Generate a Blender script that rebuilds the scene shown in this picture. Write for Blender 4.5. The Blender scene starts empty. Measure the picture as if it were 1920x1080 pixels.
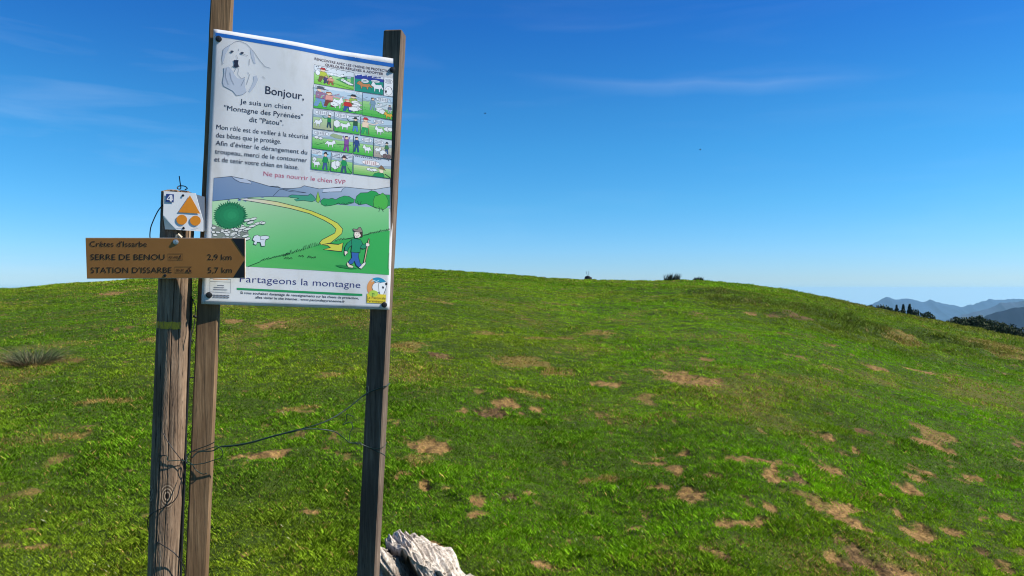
import bpy, bmesh, math, random
from mathutils.geometry import tessellate_polygon
import numpy as np
from mathutils import Vector, Matrix
random.seed(7)
rng = np.random.default_rng(7)
PI = math.pi
S = bpy.context.scene
C = S.collection
EYE = 1.6
F = 1400.0            # focal length expressed for a 1920 px wide frame

# ------------------------------------------------------------------ camera
cam_d = bpy.data.cameras.new('camera')
cam = bpy.data.objects.new('camera', cam_d); C.objects.link(cam)
cam.location = (0, 0, EYE); cam.rotation_euler = (PI/2, 0, 0)
cam_d.sensor_width = 36.0; cam_d.lens = 36.0*F/1920.0
cam_d.clip_start = 0.05; cam_d.clip_end = 60000
S.camera = cam

# ------------------------------------------------------------------ sky and sun
SUN_AZ, SUN_EL = -2.0, 42.0      # azimuth from +X towards +Y
W = bpy.data.worlds.new('World'); S.world = W; W.use_nodes = True
nt = W.node_tree; N = nt.nodes; L = nt.links; N.clear()
out = N.new('ShaderNodeOutputWorld'); bg = N.new('ShaderNodeBackground')
sky = N.new('ShaderNodeTexSky'); sky.sky_type = 'NISHITA'; sky.sun_disc = False
sky.sun_elevation = math.radians(SUN_EL); sky.sun_rotation = math.radians(90-SUN_AZ)
sky.altitude = 1500; sky.air_density = 1.0; sky.dust_density = 0.3; sky.ozone_density = 2.0
hs = N.new('ShaderNodeHueSaturation'); hs.inputs['Saturation'].default_value = 1.28
hs.inputs['Hue'].default_value = 0.495
L.new(sky.outputs[0], hs.inputs['Color'])
# thin cirrus streaks: broad stretched noise on the view direction of the sky dome
tc = N.new('ShaderNodeTexCoord'); mp = N.new('ShaderNodeMapping'); mp.vector_type = 'POINT'
mp.inputs['Scale'].default_value = (1.6, 1.6, 13.0); mp.inputs['Rotation'].default_value = (0.0, 0.16, 0.0); mp.inputs['Location'].default_value = (0.0, 0.0, 0.85)
# the sky just below the horizon carries on like the sky just above it
sx = N.new('ShaderNodeSeparateXYZ'); L.new(tc.outputs['Generated'], sx.inputs[0])
zm = N.new('ShaderNodeMath'); zm.operation = 'MAXIMUM'; zm.inputs[1].default_value = 0.012; L.new(sx.outputs['Z'], zm.inputs[0])
cb = N.new('ShaderNodeCombineXYZ'); L.new(sx.outputs['X'], cb.inputs['X']); L.new(sx.outputs['Y'], cb.inputs['Y']); L.new(zm.outputs[0], cb.inputs['Z'])
L.new(cb.outputs[0], sky.inputs['Vector'])
# deep polarised mountain blue: tint of the clear sky by height above the horizon
gr = N.new('ShaderNodeValToRGB'); el_ = gr.color_ramp.elements
for k_, (p_, c_) in enumerate([(0.0, (.45, .64, 1.06)), (0.045, (.42, .68, 1.02)), (0.11, (.37, .76, 1.0)), (0.18, (.34, .80, 1.02)), (0.23, (.33, .78, 1.02)), (0.34, (.24, .64, 1.05)), (0.5, (.45, .65, .95)), (1.0, (.62, .74, .95))]):
    if k_ > 1: el_.new(0.5)
    el_[k_].position = p_; el_[k_].color = (*c_, 1)
L.new(zm.outputs[0], gr.inputs['Fac'])
tn = N.new('ShaderNodeMix'); tn.data_type = 'RGBA'; tn.blend_type = 'MULTIPLY'; tn.inputs[0].default_value = 1.0
L.new(hs.outputs[0], tn.inputs[6]); L.new(gr.outputs['Color'], tn.inputs[7])
L.new(tc.outputs['Generated'], mp.inputs['Vector'])
n1 = N.new('ShaderNodeTexNoise'); n1.inputs['Scale'].default_value = 1.9; n1.inputs['Detail'].default_value = 7
n1.inputs['Roughness'].default_value = 0.55; n1.inputs['Distortion'].default_value = 0.5
L.new(mp.outputs[0], n1.inputs['Vector'])
cr = N.new('ShaderNodeValToRGB'); cr.color_ramp.elements[0].position = 0.53; cr.color_ramp.elements[1].position = 0.80
cr.color_ramp.elements[1].color = (0.10, 0.10, 0.10, 1)
L.new(n1.outputs['Fac'], cr.inputs['Fac'])
mx = N.new('ShaderNodeMix'); mx.data_type = 'RGBA'
cx_m = N.new('ShaderNodeMapRange'); cx_m.inputs['From Min'].default_value = -0.42; cx_m.inputs['From Max'].default_value = -0.05
cx_m.inputs['To Min'].default_value = 1.0; cx_m.inputs['To Max'].default_value = 0.30; L.new(sx.outputs['X'], cx_m.inputs['Value'])
cm_ = N.new('ShaderNodeMath'); cm_.operation = 'MULTIPLY'; L.new(cr.outputs['Color'], cm_.inputs[0]); L.new(cx_m.outputs[0], cm_.inputs[1])
# one long faint streak on the right
zs = N.new('ShaderNodeMath'); zs.operation = 'MULTIPLY_ADD'; zs.inputs[1].default_value = 0.053; L.new(sx.outputs['X'], zs.inputs[0]); L.new(sx.outputs['Z'], zs.inputs[2])
n2 = N.new('ShaderNodeTexNoise'); n2.inputs['Scale'].default_value = 7; n2.inputs['Detail'].default_value = 5; L.new(tc.outputs['Generated'], n2.inputs['Vector'])
zn = N.new('ShaderNodeMath'); zn.operation = 'MULTIPLY_ADD'; zn.inputs[1].default_value = 0.022; L.new(n2.outputs['Fac'], zn.inputs[0]); L.new(zs.outputs[0], zn.inputs[2])
rb = N.new('ShaderNodeValToRGB'); er = rb.color_ramp.elements; er.new(0.5)
for k_, (p_, c_) in enumerate([(0.266, 0.0), (0.2815, 0.075), (0.2875, 0.0)]): er[k_].position = p_; er[k_].color = (c_, c_, c_, 1)
L.new(zn.outputs[0], rb.inputs['Fac'])
xw = N.new('ShaderNodeValToRGB'); ew = xw.color_ramp.elements; ew.new(0.5); ew.new(0.5)
for k_, (p_, c_) in enumerate([(0.0, 0.0), (0.15, 0.8), (0.32, 1.0), (0.43, 0.0)]): ew[k_].position = p_; ew[k_].color = (c_, c_, c_, 1)
L.new(sx.outputs['X'], xw.inputs['Fac'])
bm_ = N.new('ShaderNodeMath'); bm_.operation = 'MULTIPLY_ADD'; L.new(rb.outputs['Color'], bm_.inputs[0]); L.new(xw.outputs['Color'], bm_.inputs[1]); L.new(cm_.outputs[0], bm_.inputs[2])
L.new(bm_.outputs[0], mx.inputs[0]); L.new(tn.outputs[2], mx.inputs[6]); mx.inputs[7].default_value = (6.5, 7.5, 8.6, 1)
L.new(mx.outputs[2], bg.inputs['Color'])
bg.inputs['Strength'].default_value = 0.088
L.new(bg.outputs[0], out.inputs['Surface'])

sl = bpy.data.lights.new('sun', 'SUN'); sl.energy = 4.8; sl.angle = math.radians(0.5); sl.color = (1.0, 0.95, 0.87)
so = bpy.data.objects.new('sun', sl); C.objects.link(so)
a, e = math.radians(SUN_AZ), math.radians(SUN_EL)
sdir = Vector((math.cos(a)*math.cos(e), math.sin(a)*math.cos(e), math.sin(e)))
so.rotation_euler = sdir.to_track_quat('Z', 'Y').to_euler(); so.location = sdir*30

S.view_settings.view_transform = 'Standard'; S.view_settings.look = 'None'
S.view_settings.exposure = 0.72; S.view_settings.gamma = 1.0
S.render.engine = 'CYCLES'
S.cycles.use_denoising = True; S.cycles.filter_width = 1.1
S.cycles.max_bounces = 8; S.cycles.volume_bounces = 1; S.cycles.transparent_max_bounces = 8

# ------------------------------------------------------------------ helpers
def srgb(r, g, b):
    f = lambda c: (c/255/12.92) if c <= 10 else ((c/255+0.055)/1.055)**2.4
    return (f(r), f(g), f(b), 1.0)
def tag(o, label, cat, group=None, kind=None):
    if label: o['label'] = label
    if cat: o['category'] = cat
    if group: o['group'] = group
    if kind: o['kind'] = kind
    return o
def structure(o, label=None):
    o['kind'] = 'structure'
    if label: o['label'] = label
    return o
def empty(name, loc):
    o = bpy.data.objects.new(name, None); C.objects.link(o); o.location = loc; o.empty_display_size = 0.1
    return o
def link_mesh(name, me, mat=None, parent=None):
    o = bpy.data.objects.new(name, me); C.objects.link(o)
    if mat is not None: me.materials.append(mat)
    if parent is not None:
        o.parent = parent
        if parent.type == 'EMPTY': o.matrix_parent_inverse = Matrix.Translation(parent.location).inverted()
    return o
def from_bm(name, bm, mat=None, parent=None, smooth=False):
    me = bpy.data.meshes.new(name); bm.normal_update(); bm.to_mesh(me); bm.free()
    if smooth: me.polygons.foreach_set('use_smooth', [True]*len(me.polygons))
    return link_mesh(name, me, mat, parent)
def np_mesh(name, verts, faces, k):
    me = bpy.data.meshes.new(name)
    nv, nf = len(verts), len(faces)
    me.vertices.add(nv); me.vertices.foreach_set('co', np.ascontiguousarray(verts, np.float32).ravel())
    me.loops.add(nf*k); me.loops.foreach_set('vertex_index', np.ascontiguousarray(faces, np.int32).ravel())
    me.polygons.add(nf); me.polygons.foreach_set('loop_start', np.arange(0, nf*k, k, dtype=np.int32))
    me.update(calc_edges=True)
    return me
def attr_color(me, name, col):
    at = me.attributes.new(name, 'FLOAT_COLOR', 'POINT')
    c4 = np.ones((len(col), 4), np.float32); c4[:, :3] = col[:, :3]
    at.data.foreach_set('color', c4.ravel())
def attr_float(me, name, v):
    at = me.attributes.new(name, 'FLOAT', 'POINT'); at.data.foreach_set('value', np.ascontiguousarray(v, np.float32))
def px3(px, py, depth):          # a point seen from the photo's standpoint at a given distance ahead
    return Vector(((px-960)/F*depth, depth, EYE+(540-py)/F*depth))

def hash2(i, j, s):
    h = (i.astype(np.int64)*374761393 + j.astype(np.int64)*668265263 + s*1442695041) & 0x7fffffff
    h = ((h ^ (h >> 13))*1274126177) & 0x7fffffff
    h = h ^ (h >> 16)
    return (h & 0xffff)/65535.0
def vnoise(x, y, s=0):
    i = np.floor(x); j = np.floor(y); u = x-i; v = y-j
    u = u*u*u*(u*(u*6-15)+10); v = v*v*v*(v*(v*6-15)+10)
    a = hash2(i, j, s); b = hash2(i+1, j, s); c = hash2(i, j+1, s); d = hash2(i+1, j+1, s)
    return (a*(1-u)+b*u)*(1-v)+(c*(1-u)+d*u)*v
def fbm(x, y, s=0, o=4, g=0.5):
    t = 0; amp = 1; tot = 0
    for k in range(o):
        t = t+amp*vnoise(x*2.0**k+17.3*k, y*2.0**k-9.1*k, s+k); tot += amp; amp *= g
    return t/tot

# ------------------------------------------------------------------ terrain
CX = np.array([-900, -400, 0, 130, 250, 400, 560, 750, 860, 950, 1040, 1100, 1240, 1310, 1400, 1500, 1600, 1700, 1800, 1920, 2200, 2800], float)
CY = np.array([640, 580, 546, 535, 526, 516, 509, 505.5, 510, 517, 525, 527.5, 529, 526, 536, 549, 571, 593, 612, 636, 690, 760], float)
RX = np.array([-900, 0, 500, 1000, 1500, 1920, 2800], float)
RR = np.array([38, 40, 50, 56, 60, 66, 66], float)
def sm_interp(x, xs, ys, w):
    return (np.interp(x-w, xs, ys)+2*np.interp(x, xs, ys)+np.interp(x+w, xs, ys)+np.interp(x-w/2, xs, ys)+np.interp(x+w/2, xs, ys))/6
def base_h(x, y):
    r = np.hypot(x, y)+1e-6
    phi = np.arctan2(x, y); ph = np.clip(phi, -1.05, 1.05)
    p = 960+F*np.tan(ph)
    ee = (540-sm_interp(p, CX, CY, 34))/F*np.cos(ph)
    R = sm_interp(p, RX, RR, 120)
    back = np.clip((np.abs(phi)-1.05)/1.2, 0, 1); back = back*back*(3-2*back)
    ee = ee*(1-back)+0.0*back; R = R*(1-back)+60*back
    k = 3.2/R**2
    rs = R+(0.34+ee)/k                      # past here the slope runs straight down
    q = lambda t: ee*t-1.6*(1-t/R)**2
    z = np.where(r < rs, q(np.minimum(r, rs)), q(rs)-0.34*(r-rs))
    return np.maximum(z, -900.0)
def bumps(x, y):
    r = np.hypot(x, y)
    f = np.clip(r/3, 0, 1)
    hump = band(x, y, SCRUB, 3.4)*((fbm(x*0.6, y*0.6, 511, 3)-0.42)*0.55+(fbm(x*2.2, y*2.2, 521, 2)-.5)*.16) if np.size(x) > 0 else 0
    return hump*np.clip((58-r)/20, 0, 1)+f*((fbm(x*0.45, y*0.45, 3, 3)-0.5)*0.16+(fbm(x*1.6, y*1.6, 11, 3)-0.5)*0.075+(fbm(x*5, y*5, 23, 2)-0.5)*0.040+np.clip(1.6-r/12, 0, 1)*(vnoise(x*13, y*13, 29)-.5)*.022)
def height(x, y):
    x = np.asarray(x, float); y = np.asarray(y, float)
    r = np.hypot(x, y)
    return EYE+base_h(x, y)+np.where(r < 400, bumps(x, y), 0)
def gh(x, y): return float(height(np.array([x]), np.array([y]))[0])
def ground_at(px, py):            # where the ray of a photo pixel meets the lawn
    t = (540-py)/F
    ys = np.geomspace(1.5, 64, 1200); xs = (px-960)/F*ys
    d = base_h(xs, ys)-t*ys
    k = np.argmax(d > 0) if (d > 0).any() else 700
    return float(xs[k]), float(ys[k])

# bare patches of soil (pixel centre, half width, half height, kind: 0 tan soil, 1 dark churned soil, 2 straw)
PATCH = [(1033,1047,42,9,0),(1083,935,14,4,0),(1111,947,12,5,0),(1094,895,22,6,2),(1142,888,25,5,2),(1222,899,24,5,0),(1272,916,30,13,0),
(1275,872,15,7,0),(1240,848,16,4,0),(1224,860,20,4,0),(1287,844,13,3,0),(1380,859,21,6,0),(1342,882,15,3,0),(1378,980,20,9,0),(1405,974,16,4,0),
(1358,1041,26,8,0),(1342,1026,14,5,0),(905,940,20,7,0),(878,960,24,8,0),(972,933,22,6,1),(994,921,11,3,0),(1192,973,18,3,0),(1203,1047,9,7,2),(1199,1078,15,4,0),
(1424,866,24,6,0),(1489,876,17,7,0),(1542,865,34,6,0),(1447,888,12,11,0),(1470,903,28,11,0),(1502,899,16,8,1),(1533,809,24,4,0),(1617,804,18,3,1),
(1589,955,25,19,0),(1597,976,26,10,0),(1620,991,15,5,0),(1708,972,29,13,0),(1530,948,17,6,0),(1428,972,22,8,0),(1444,947,12,3,0),
(1617,1033,46,12,1),(1676,1056,30,14,0),(1711,1069,26,6,0),(1755,1065,22,4,0),(1580,1043,15,12,1),(1550,1027,22,7,0),(1700,1027,26,5,0),(1730,1034,26,4,0),
(1869,1056,22,6,0),(1872,958,23,8,0),(1850,969,10,4,0),(1700,905,18,6,0),(1719,916,15,7,0),(1655,924,15,6,0),(1668,940,8,6,0),(1728,879,20,6,0),(1714,887,12,4,0),
(1744,830,27,5,0),(1817,888,16,5,0),(1872,887,22,4,0),(1911,837,12,6,1),(1778,980,20,6,0),(1833,1030,18,6,1),(1605,841,10,5,0),(1417,1020,13,6,0),
(1258,700,34,9,0),(1285,707,40,10,0),(1318,716,42,10,0),(764,651,31,12,2),(980,680,50,9,2),(1039,701,34,8,2),(915,763,30,9,1),(867,765,11,8,0),(945,755,26,8,0),(1001,740,36,7,2),
(1139,718,26,3,0),(1012,766,10,4,0),(919,624,22,4,2),(1012,634,32,4,2),(833,672,20,4,1),(1060,632,12,3,2),(794,854,26,21,2),(790,826,36,14,0),(787,904,15,10,0),
(735,895,17,5,0),(854,911,14,6,0),(818,1003,27,7,0),(657,1027,12,4,0),(510,611,30,5,0),(55,684,50,8,2),(460,1030,30,6,0),(40,995,26,6,0),(70,1027,46,6,0),
(570,950,22,4,0),(500,845,32,9,0),(440,605,15,4,0),(215,550,28,3,0),(1408,592,10,3,0),(1450,597,16,3,1),(1500,602,26,3,1),(1555,690,14,3,0),(1740,704,34,4,0),
(1800,610,30,4,0),(1870,650,45,8,2),(1690,640,30,5,2),(1900,670,40,7,2),(1845,780,12,3,0),(1740,828,20,4,0),(1640,690,14,3,0),(1550,650,18,3,0),(1330,675,12,3,0),
(590,968,14,4,1),(620,700,22,5,2),(690,870,22,6,2),(560,760,40,8,2),(830,570,26,3,2),(1120,625,30,6,2),(300,640,30,4,2),(200,750,40,5,2),(130,820,30,5,2),(240,870,14,4,1)]
PW = []
for (cx, cy, hw, hh, kd) in PATCH:
    x0, y0 = ground_at(cx, cy)
    xa, ya = ground_at(cx, cy+hh); xb, yb = ground_at(cx, max(cy-hh, 540))
    r0 = math.hypot(x0, y0); lr = max((math.hypot(xb, yb)-math.hypot(xa, ya))/2, 0.02); lt = max(hw/F*y0, 0.02)
    PW.append((x0, y0, lt, min(lr, 4.0), kd))
def band(x, y, pxs, wid):            # soft strip along a line over the hillside
    P_ = [ground_at(*q) for q in pxs]; d = np.full(np.shape(x), 1e9)
    for (xa, ya), (xb, yb) in zip(P_[:-1], P_[1:]):
        ux, uy = xb-xa, yb-ya; l2 = ux*ux+uy*uy+1e-9
        k = np.clip(((x-xa)*ux+(y-ya)*uy)/l2, 0, 1); d = np.minimum(d, np.hypot(x-xa-k*ux, y-ya-k*uy))
    return np.exp(-(d/wid)**2)
TRACK = [(1000, 540), (1120, 562), (1250, 600), (1420, 640), (1600, 668), (1800, 715), (1920, 760)]
SCRUB = [(1270, 545), (1400, 572), (1520, 600), (1640, 625), (1760, 640), (1915, 668)]
def scrub_amount(x, y): return band(x, y, SCRUB, 3.6)*np.clip((fbm(x*0.55, y*0.55, 501, 4, .6)-.36)*4, 0, 1)
def soil_masks(x, y):
    x = np.asarray(x, float); y = np.asarray(y, float)
    wx = x+(fbm(x*3.1, y*3.1, 41, 3)-0.5)*0.22; wy = y+(fbm(x*3.1+40, y*3.1, 51, 3)-0.5)*0.30
    edge = (fbm(x*11, y*11, 61, 3)-0.5)*1.9+(fbm(x*2.3, y*2.3, 77, 2)-0.5)*0.9+(fbm(x*30, y*30, 79, 2)-0.5)*0.8
    m = [np.zeros_like(x), np.zeros_like(x), np.zeros_like(x)]
    for (x0, y0, lt, lr, kd) in PW:
        r0 = math.hypot(x0, y0); c, s = y0/r0, x0/r0
        sel = np.nonzero((np.abs(x-x0) < 3.2*max(lt, lr)+0.5) & (np.abs(y-y0) < 3.2*max(lt, lr)+0.5))[0]
        if len(sel) == 0: continue
        dx = wx[sel]-x0; dy = wy[sel]-y0
        t = (dx*c-dy*s)/(lt*1.10); rr = (dx*s+dy*c)/(lr*1.0)
        d = np.sqrt(t*t+rr*rr)+edge[sel]*0.75
        v = np.clip((1.10-d)/0.30, 0, 1)
        m[kd][sel] = np.maximum(m[kd][sel], v)
    # small stray scars everywhere
    st = fbm(x*1.35, y*0.9, 91, 4, 0.6)
    right = np.clip(0.5+x/np.maximum(y, 1)*0.9, 0, 1)
    m[0] = np.maximum(m[0], np.clip((st-(0.80-0.03*right))/0.05, 0, 1)*0.7)
    fk = fbm(x*6.0+31, y*4.6, 601, 3, .55); dens = fbm(x*0.35, y*0.35, 611, 2)
    m[0] = np.maximum(m[0], np.clip((fk-(0.845-0.16*dens))/0.06, 0, 1)*0.6)
    m[2] = np.maximum(m[2], np.clip((fbm(x*0.8+9, y*0.55, 131, 4, 0.62)-0.57)/0.18, 0, 1)*0.42)
    return m

def pol_angles():
    inn = np.radians(np.arange(-43, 43.01, 0.13)); o1 = np.radians(np.arange(44.5, 180, 3.0)); 
    return np.concatenate([np.radians(np.arange(-179, -44, 3.0)), inn, o1])
ang = pol_angles()
rad = np.concatenate([np.linspace(0.25, 2.0, 14, endpoint=False), np.geomspace(2.0, 75, 640, endpoint=False), np.geomspace(75, 15500, 110)])
A, Rd = np.meshgrid(ang, rad); gx = (np.sin(A)*Rd).ravel(); gy = (np.cos(A)*Rd).ravel()
gz = height(gx, gy)
ms = soil_masks(gx, gy)
gz -= np.where(np.hypot(gx, gy) < 60, 0.012*np.maximum(ms[0], ms[1]), 0)
gz += np.where(np.hypot(gx, gy) < 40, ms[1]*(fbm(gx*22, gy*22, 5, 2)-0.5)*0.05+ms[0]*(fbm(gx*17, gy*17, 8, 2)-0.5)*0.05, 0)
na, nr = len(ang), len(rad)
idx = np.arange(nr*na).reshape(nr, na)
nxt = np.roll(idx, -1, axis=1)
quads = np.stack([idx[:-1], nxt[:-1], nxt[1:], idx[1:]], -1).reshape(-1, 4)[:, ::-1]
verts = np.stack([gx, gy, gz], 1)
me = np_mesh('ground', verts, quads, 4)
me.polygons.foreach_set('use_smooth', np.ones(len(quads), bool))
attr_float(me, 'soil', ms[0]); attr_float(me, 'dark', ms[1]); attr_float(me, 'straw', ms[2])

def new_mat(name):
    m = bpy.data.materials.new(name); m.use_nodes = True
    t = m.node_tree; t.nodes.clear()
    o = t.nodes.new('ShaderNodeOutputMaterial'); b = t.nodes.new('ShaderNodeBsdfPrincipled')
    t.links.new(b.outputs[0], o.inputs[0])
    return m, t, b, o
def noise_node(t, vec, scale, detail=4, rough=0.55, dist=0.0):
    n = t.nodes.new('ShaderNodeTexNoise'); n.inputs['Scale'].default_value = scale; n.inputs['Detail'].default_value = detail
    n.inputs['Roughness'].default_value = rough; n.inputs['Distortion'].default_value = dist
    if vec is not None: t.links.new(vec, n.inputs['Vector'])
    return n.outputs['Fac']
def ramp(t, fac, stops):
    r = t.nodes.new('ShaderNodeValToRGB'); el = r.color_ramp.elements
    while len(el) < len(stops): el.new(0.5)
    for k, (p, c) in enumerate(stops):
        el[k].position = p; el[k].color = c if len(c) == 4 else (*c, 1)
    t.links.new(fac, r.inputs['Fac']); return r.outputs['Color']
def mixc(t, fac, a, b, mode='MIX'):
    m = t.nodes.new('ShaderNodeMix'); m.data_type = 'RGBA'; m.blend_type = mode
    for sock, v in ((m.inputs[0], fac), (m.inputs[6], a), (m.inputs[7], b)):
        if hasattr(v, 'is_output') or isinstance(v, bpy.types.NodeSocket): t.links.new(v, sock)
        else: sock.default_value = v
    return m.outputs[2]
def attr_node(t, name, out='Fac'):
    n = t.nodes.new('ShaderNodeAttribute'); n.attribute_name = name; return n.outputs[out]
def bump(t, b, h, strength, dist):
    n = t.nodes.new('ShaderNodeBump'); n.inputs['Strength'].default_value = strength; n.inputs['Distance'].default_value = dist
    t.links.new(h, n.inputs['Height']); t.links.new(n.outputs[0], b.inputs['Normal'])
def coords(t, kind='Object', scale=(1, 1, 1), rot=(0, 0, 0)):
    c = t.nodes.new('ShaderNodeTexCoord'); m = t.nodes.new('ShaderNodeMapping')
    m.inputs['Scale'].default_value = scale; m.inputs['Rotation'].default_value = rot
    t.links.new(c.outputs[kind], m.inputs['Vector']); return m.outputs[0]

m, t, b, o = new_mat('turf'); v = coords(t)
big = noise_node(t, v, 0.5, 5); fine = noise_node(t, v, 28, 4, 0.7); mid = noise_node(t, v, 4, 4, 0.6)
green = ramp(t, fine, [(0.35, (0.010, 0.018, 0.003)), (0.52, (0.035, 0.065, 0.004)), (0.68, (0.11, 0.19, 0.010))])
green = mixc(t, big, green, (0.035, 0.052, 0.006, 1)); 
straw = ramp(t, fine, [(0.3, (0.10, 0.068, 0.018)), (0.7, (0.36, 0.25, 0.075))])
soil = ramp(t, fine, [(0.36, (0.045, 0.027, 0.010)), (0.47, (0.20, 0.115, 0.036)), (0.62, (0.44, 0.270, 0.095))])
soil = mixc(t, mid, soil, (0.22, 0.137, 0.042, 1))
dark = ramp(t, fine, [(0.3, (0.022, 0.014, 0.007)), (0.52, (0.10, 0.060, 0.024)), (0.75, (0.25, 0.155, 0.066))])
vf = noise_node(t, v, 55, 3, 0.8); sm_ = t.nodes.new('ShaderNodeMath'); sm_.operation = 'MULTIPLY'; sm_.inputs[1].default_value = 0.6; t.links.new(attr_node(t, 'straw'), sm_.inputs[0]); c1 = mixc(t, sm_.outputs[0], green, straw); soil = mixc(t, ramp(t, vf, [(.42, (0, 0, 0)), (.58, (.55, .55, .55))]), soil, (.10, .055, .028, 1)); c1 = mixc(t, attr_node(t, 'soil'), c1, soil); c1 = mixc(t, attr_node(t, 'dark'), c1, dark)
t.links.new(c1, b.inputs['Base Color']); b.inputs['Roughness'].default_value = 0.95; b.inputs['Specular IOR Level'].default_value = 0.15
bump(t, b, fine, 0.8, 0.02)
TURF = m
ground = structure(link_mesh('ground', me, TURF), 'grassy hillside with worn patches of bare tan soil')

# ------------------------------------------------------------------ grass blades
def blades(n_uni, n_log):
    r = np.concatenate([rng.uniform(2.0, 66, n_uni), np.exp(rng.uniform(math.log(2.0), math.log(40), n_log))])
    th = rng.uniform(-0.82, 0.76, len(r))
    return np.sin(th)*r, np.cos(th)*r
bx_, by_ = blades(480000, 1290000)
sm = soil_masks(bx_, by_)
keep = rng.uniform(0, 1, len(bx_)) > np.clip(1.0*np.maximum(sm[0], sm[1])**0.9, 0, 0.90)
bx_, by_ = bx_[keep], by_[keep]; sm = [q[keep] for q in sm]
n = len(bx_); br = np.hypot(bx_, by_)
bz = height(bx_, by_)-0.006
clump = fbm(bx_*3.2, by_*3.2, 201, 3); clump2 = fbm(bx_*0.7, by_*0.7, 211, 3); fineN = vnoise(bx_*9, by_*9, 231)
hgt = (0.015+0.013*np.clip((clump-0.3)*2, 0, 1)**1.5+0.012*fineN)*rng.uniform(0.6, 1.35, n)
hgt *= 1-0.6*np.clip(np.maximum(sm[0], sm[1])*2.5, 0, 1)
wid = np.maximum(0.0034, 0.00078*br)*rng.uniform(0.7, 1.3, n)
tuft = np.clip((fbm(bx_*2.1, by_*2.1, 541, 3)-0.60)*9, 0, 1); hgt *= 1+0.5*tuft
hgt *= 1+2.2*scrub_amount(bx_, by_)
hgt *= 0.88; hgt = np.maximum(hgt, wid*1.4)*np.where((br > 34) & (vnoise(bx_*2.6, by_*.6, 551) > .72), 2.3, 1.0)
yaw = rng.uniform(0, 2*PI, n)
lean = rng.uniform(0.25, 1.15, n)*hgt; ldir = yaw+rng.normal(PI/2, 0.5, n)
dx, dy = np.cos(yaw)*wid/2, np.sin(yaw)*wid/2
lx, ly = np.cos(ldir)*lean, np.sin(ldir)*lean
V = np.empty((n, 4, 3), np.float32)
V[:, 0] = np.stack([bx_-dx, by_-dy, bz], 1); V[:, 1] = np.stack([bx_+dx, by_+dy, bz], 1)
V[:, 2] = np.stack([bx_+lx*0.45+dx*0.7, by_+ly*0.45+dy*0.7, bz+hgt*0.68], 1)
V[:, 3] = np.stack([bx_+lx, by_+ly, bz+hgt], 1)
base = np.arange(n)*4
T = np.concatenate([np.stack([base, base+1, base+2], 1), np.stack([base, base+2, base+3], 1)])
me = np_mesh('grass', V.reshape(-1, 3), T, 3)
side = np.clip((bx_/np.maximum(by_, 1)+0.45)/0.9, 0, 1); side = side*side*(3-2*side)
lush = np.clip((clump2-0.32)*2.6, 0, 1); trk = band(bx_, by_, TRACK, 2.6); scr = scrub_amount(bx_, by_)
cA = np.array([0.094, 0.182, 0.010]); cB = np.array([0.178, 0.385, 0.006]); cC = np.array([0.275, 0.350, 0.018]); cS = np.array([0.40, 0.27, 0.075])
w = np.clip(0.30*side+0.75*lush*(0.45+0.55*side)+0.7*trk, 0, 1)[:, None]
col = cA*(1-w)+cB*w
y2 = (np.clip((fbm(bx_*0.35, by_*0.35, 251, 3)-0.42)*3, 0, 1)*0.55)[:, None]
col = col*(1-y2)+cC*y2
s2 = np.clip(sm[2]*1.1+0.5*np.maximum(sm[0], sm[1]), 0, 1)
ds = (rng.uniform(0, 1, n) < 0.035+0.75*s2)[:, None]
col = np.where(ds, cS*rng.uniform(0.6, 1.15, (n, 1)), col)
col = col*(1-.75*scr[:, None])+np.array([0.105, 0.125, 0.022])*.75*scr[:, None]
far = np.clip((br-22)/30, 0, 1)*np.clip((bx_/np.maximum(by_, 1)-0.34)/0.12, 0, 1)   # drier hillside on the right shoulder
far2 = (far*(0.35+0.65*fbm(bx_*0.25, by_*0.25, 271, 3)))[:, None]
col = col*(1-far2)+np.array([0.20, 0.185, 0.030])*far2
col = col*rng.uniform(0.50, 1.50, (n, 1))*(0.58+0.84*(0.5*fineN+0.5*vnoise(bx_*(20-.25*np.minimum(br, 40)), by_*(20-.25*np.minimum(br, 40)), 239))[:, None])*np.where(vnoise(bx_*5.5, by_*5.5, 243) > .76, .74, 1.0)[:, None]
fl = (rng.uniform(0, 1, n) < 0.005)[:, None]; col = np.where(fl, np.array([0.40, 0.40, 0.22])*rng.uniform(.7, 1.2, (n, 1)), col)
attr_color(me, 'tint', np.repeat(col, 4, 0))
m, t, b, o = new_mat('grass_blade')
ac = attr_node(t, 'tint', 'Color')
t.links.new(ac, b.inputs['Base Color']); b.inputs['Roughness'].default_value = 0.6; b.inputs['Specular IOR Level'].default_value = 0.04
tr = t.nodes.new('ShaderNodeBsdfTranslucent'); t.links.new(ac, tr.inputs['Color'])
ms_ = t.nodes.new('ShaderNodeMixShader'); ms_.inputs[0].default_value = 0.3
t.links.new(b.outputs[0], ms_.inputs[1]); t.links.new(tr.outputs[0], ms_.inputs[2]); t.links.new(ms_.outputs[0], o.inputs[0])
BLADE = m
grass = tag(link_mesh('grass', me, BLADE), 'short grazed green turf covering the hillside', 'grass', kind='stuff')

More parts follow.
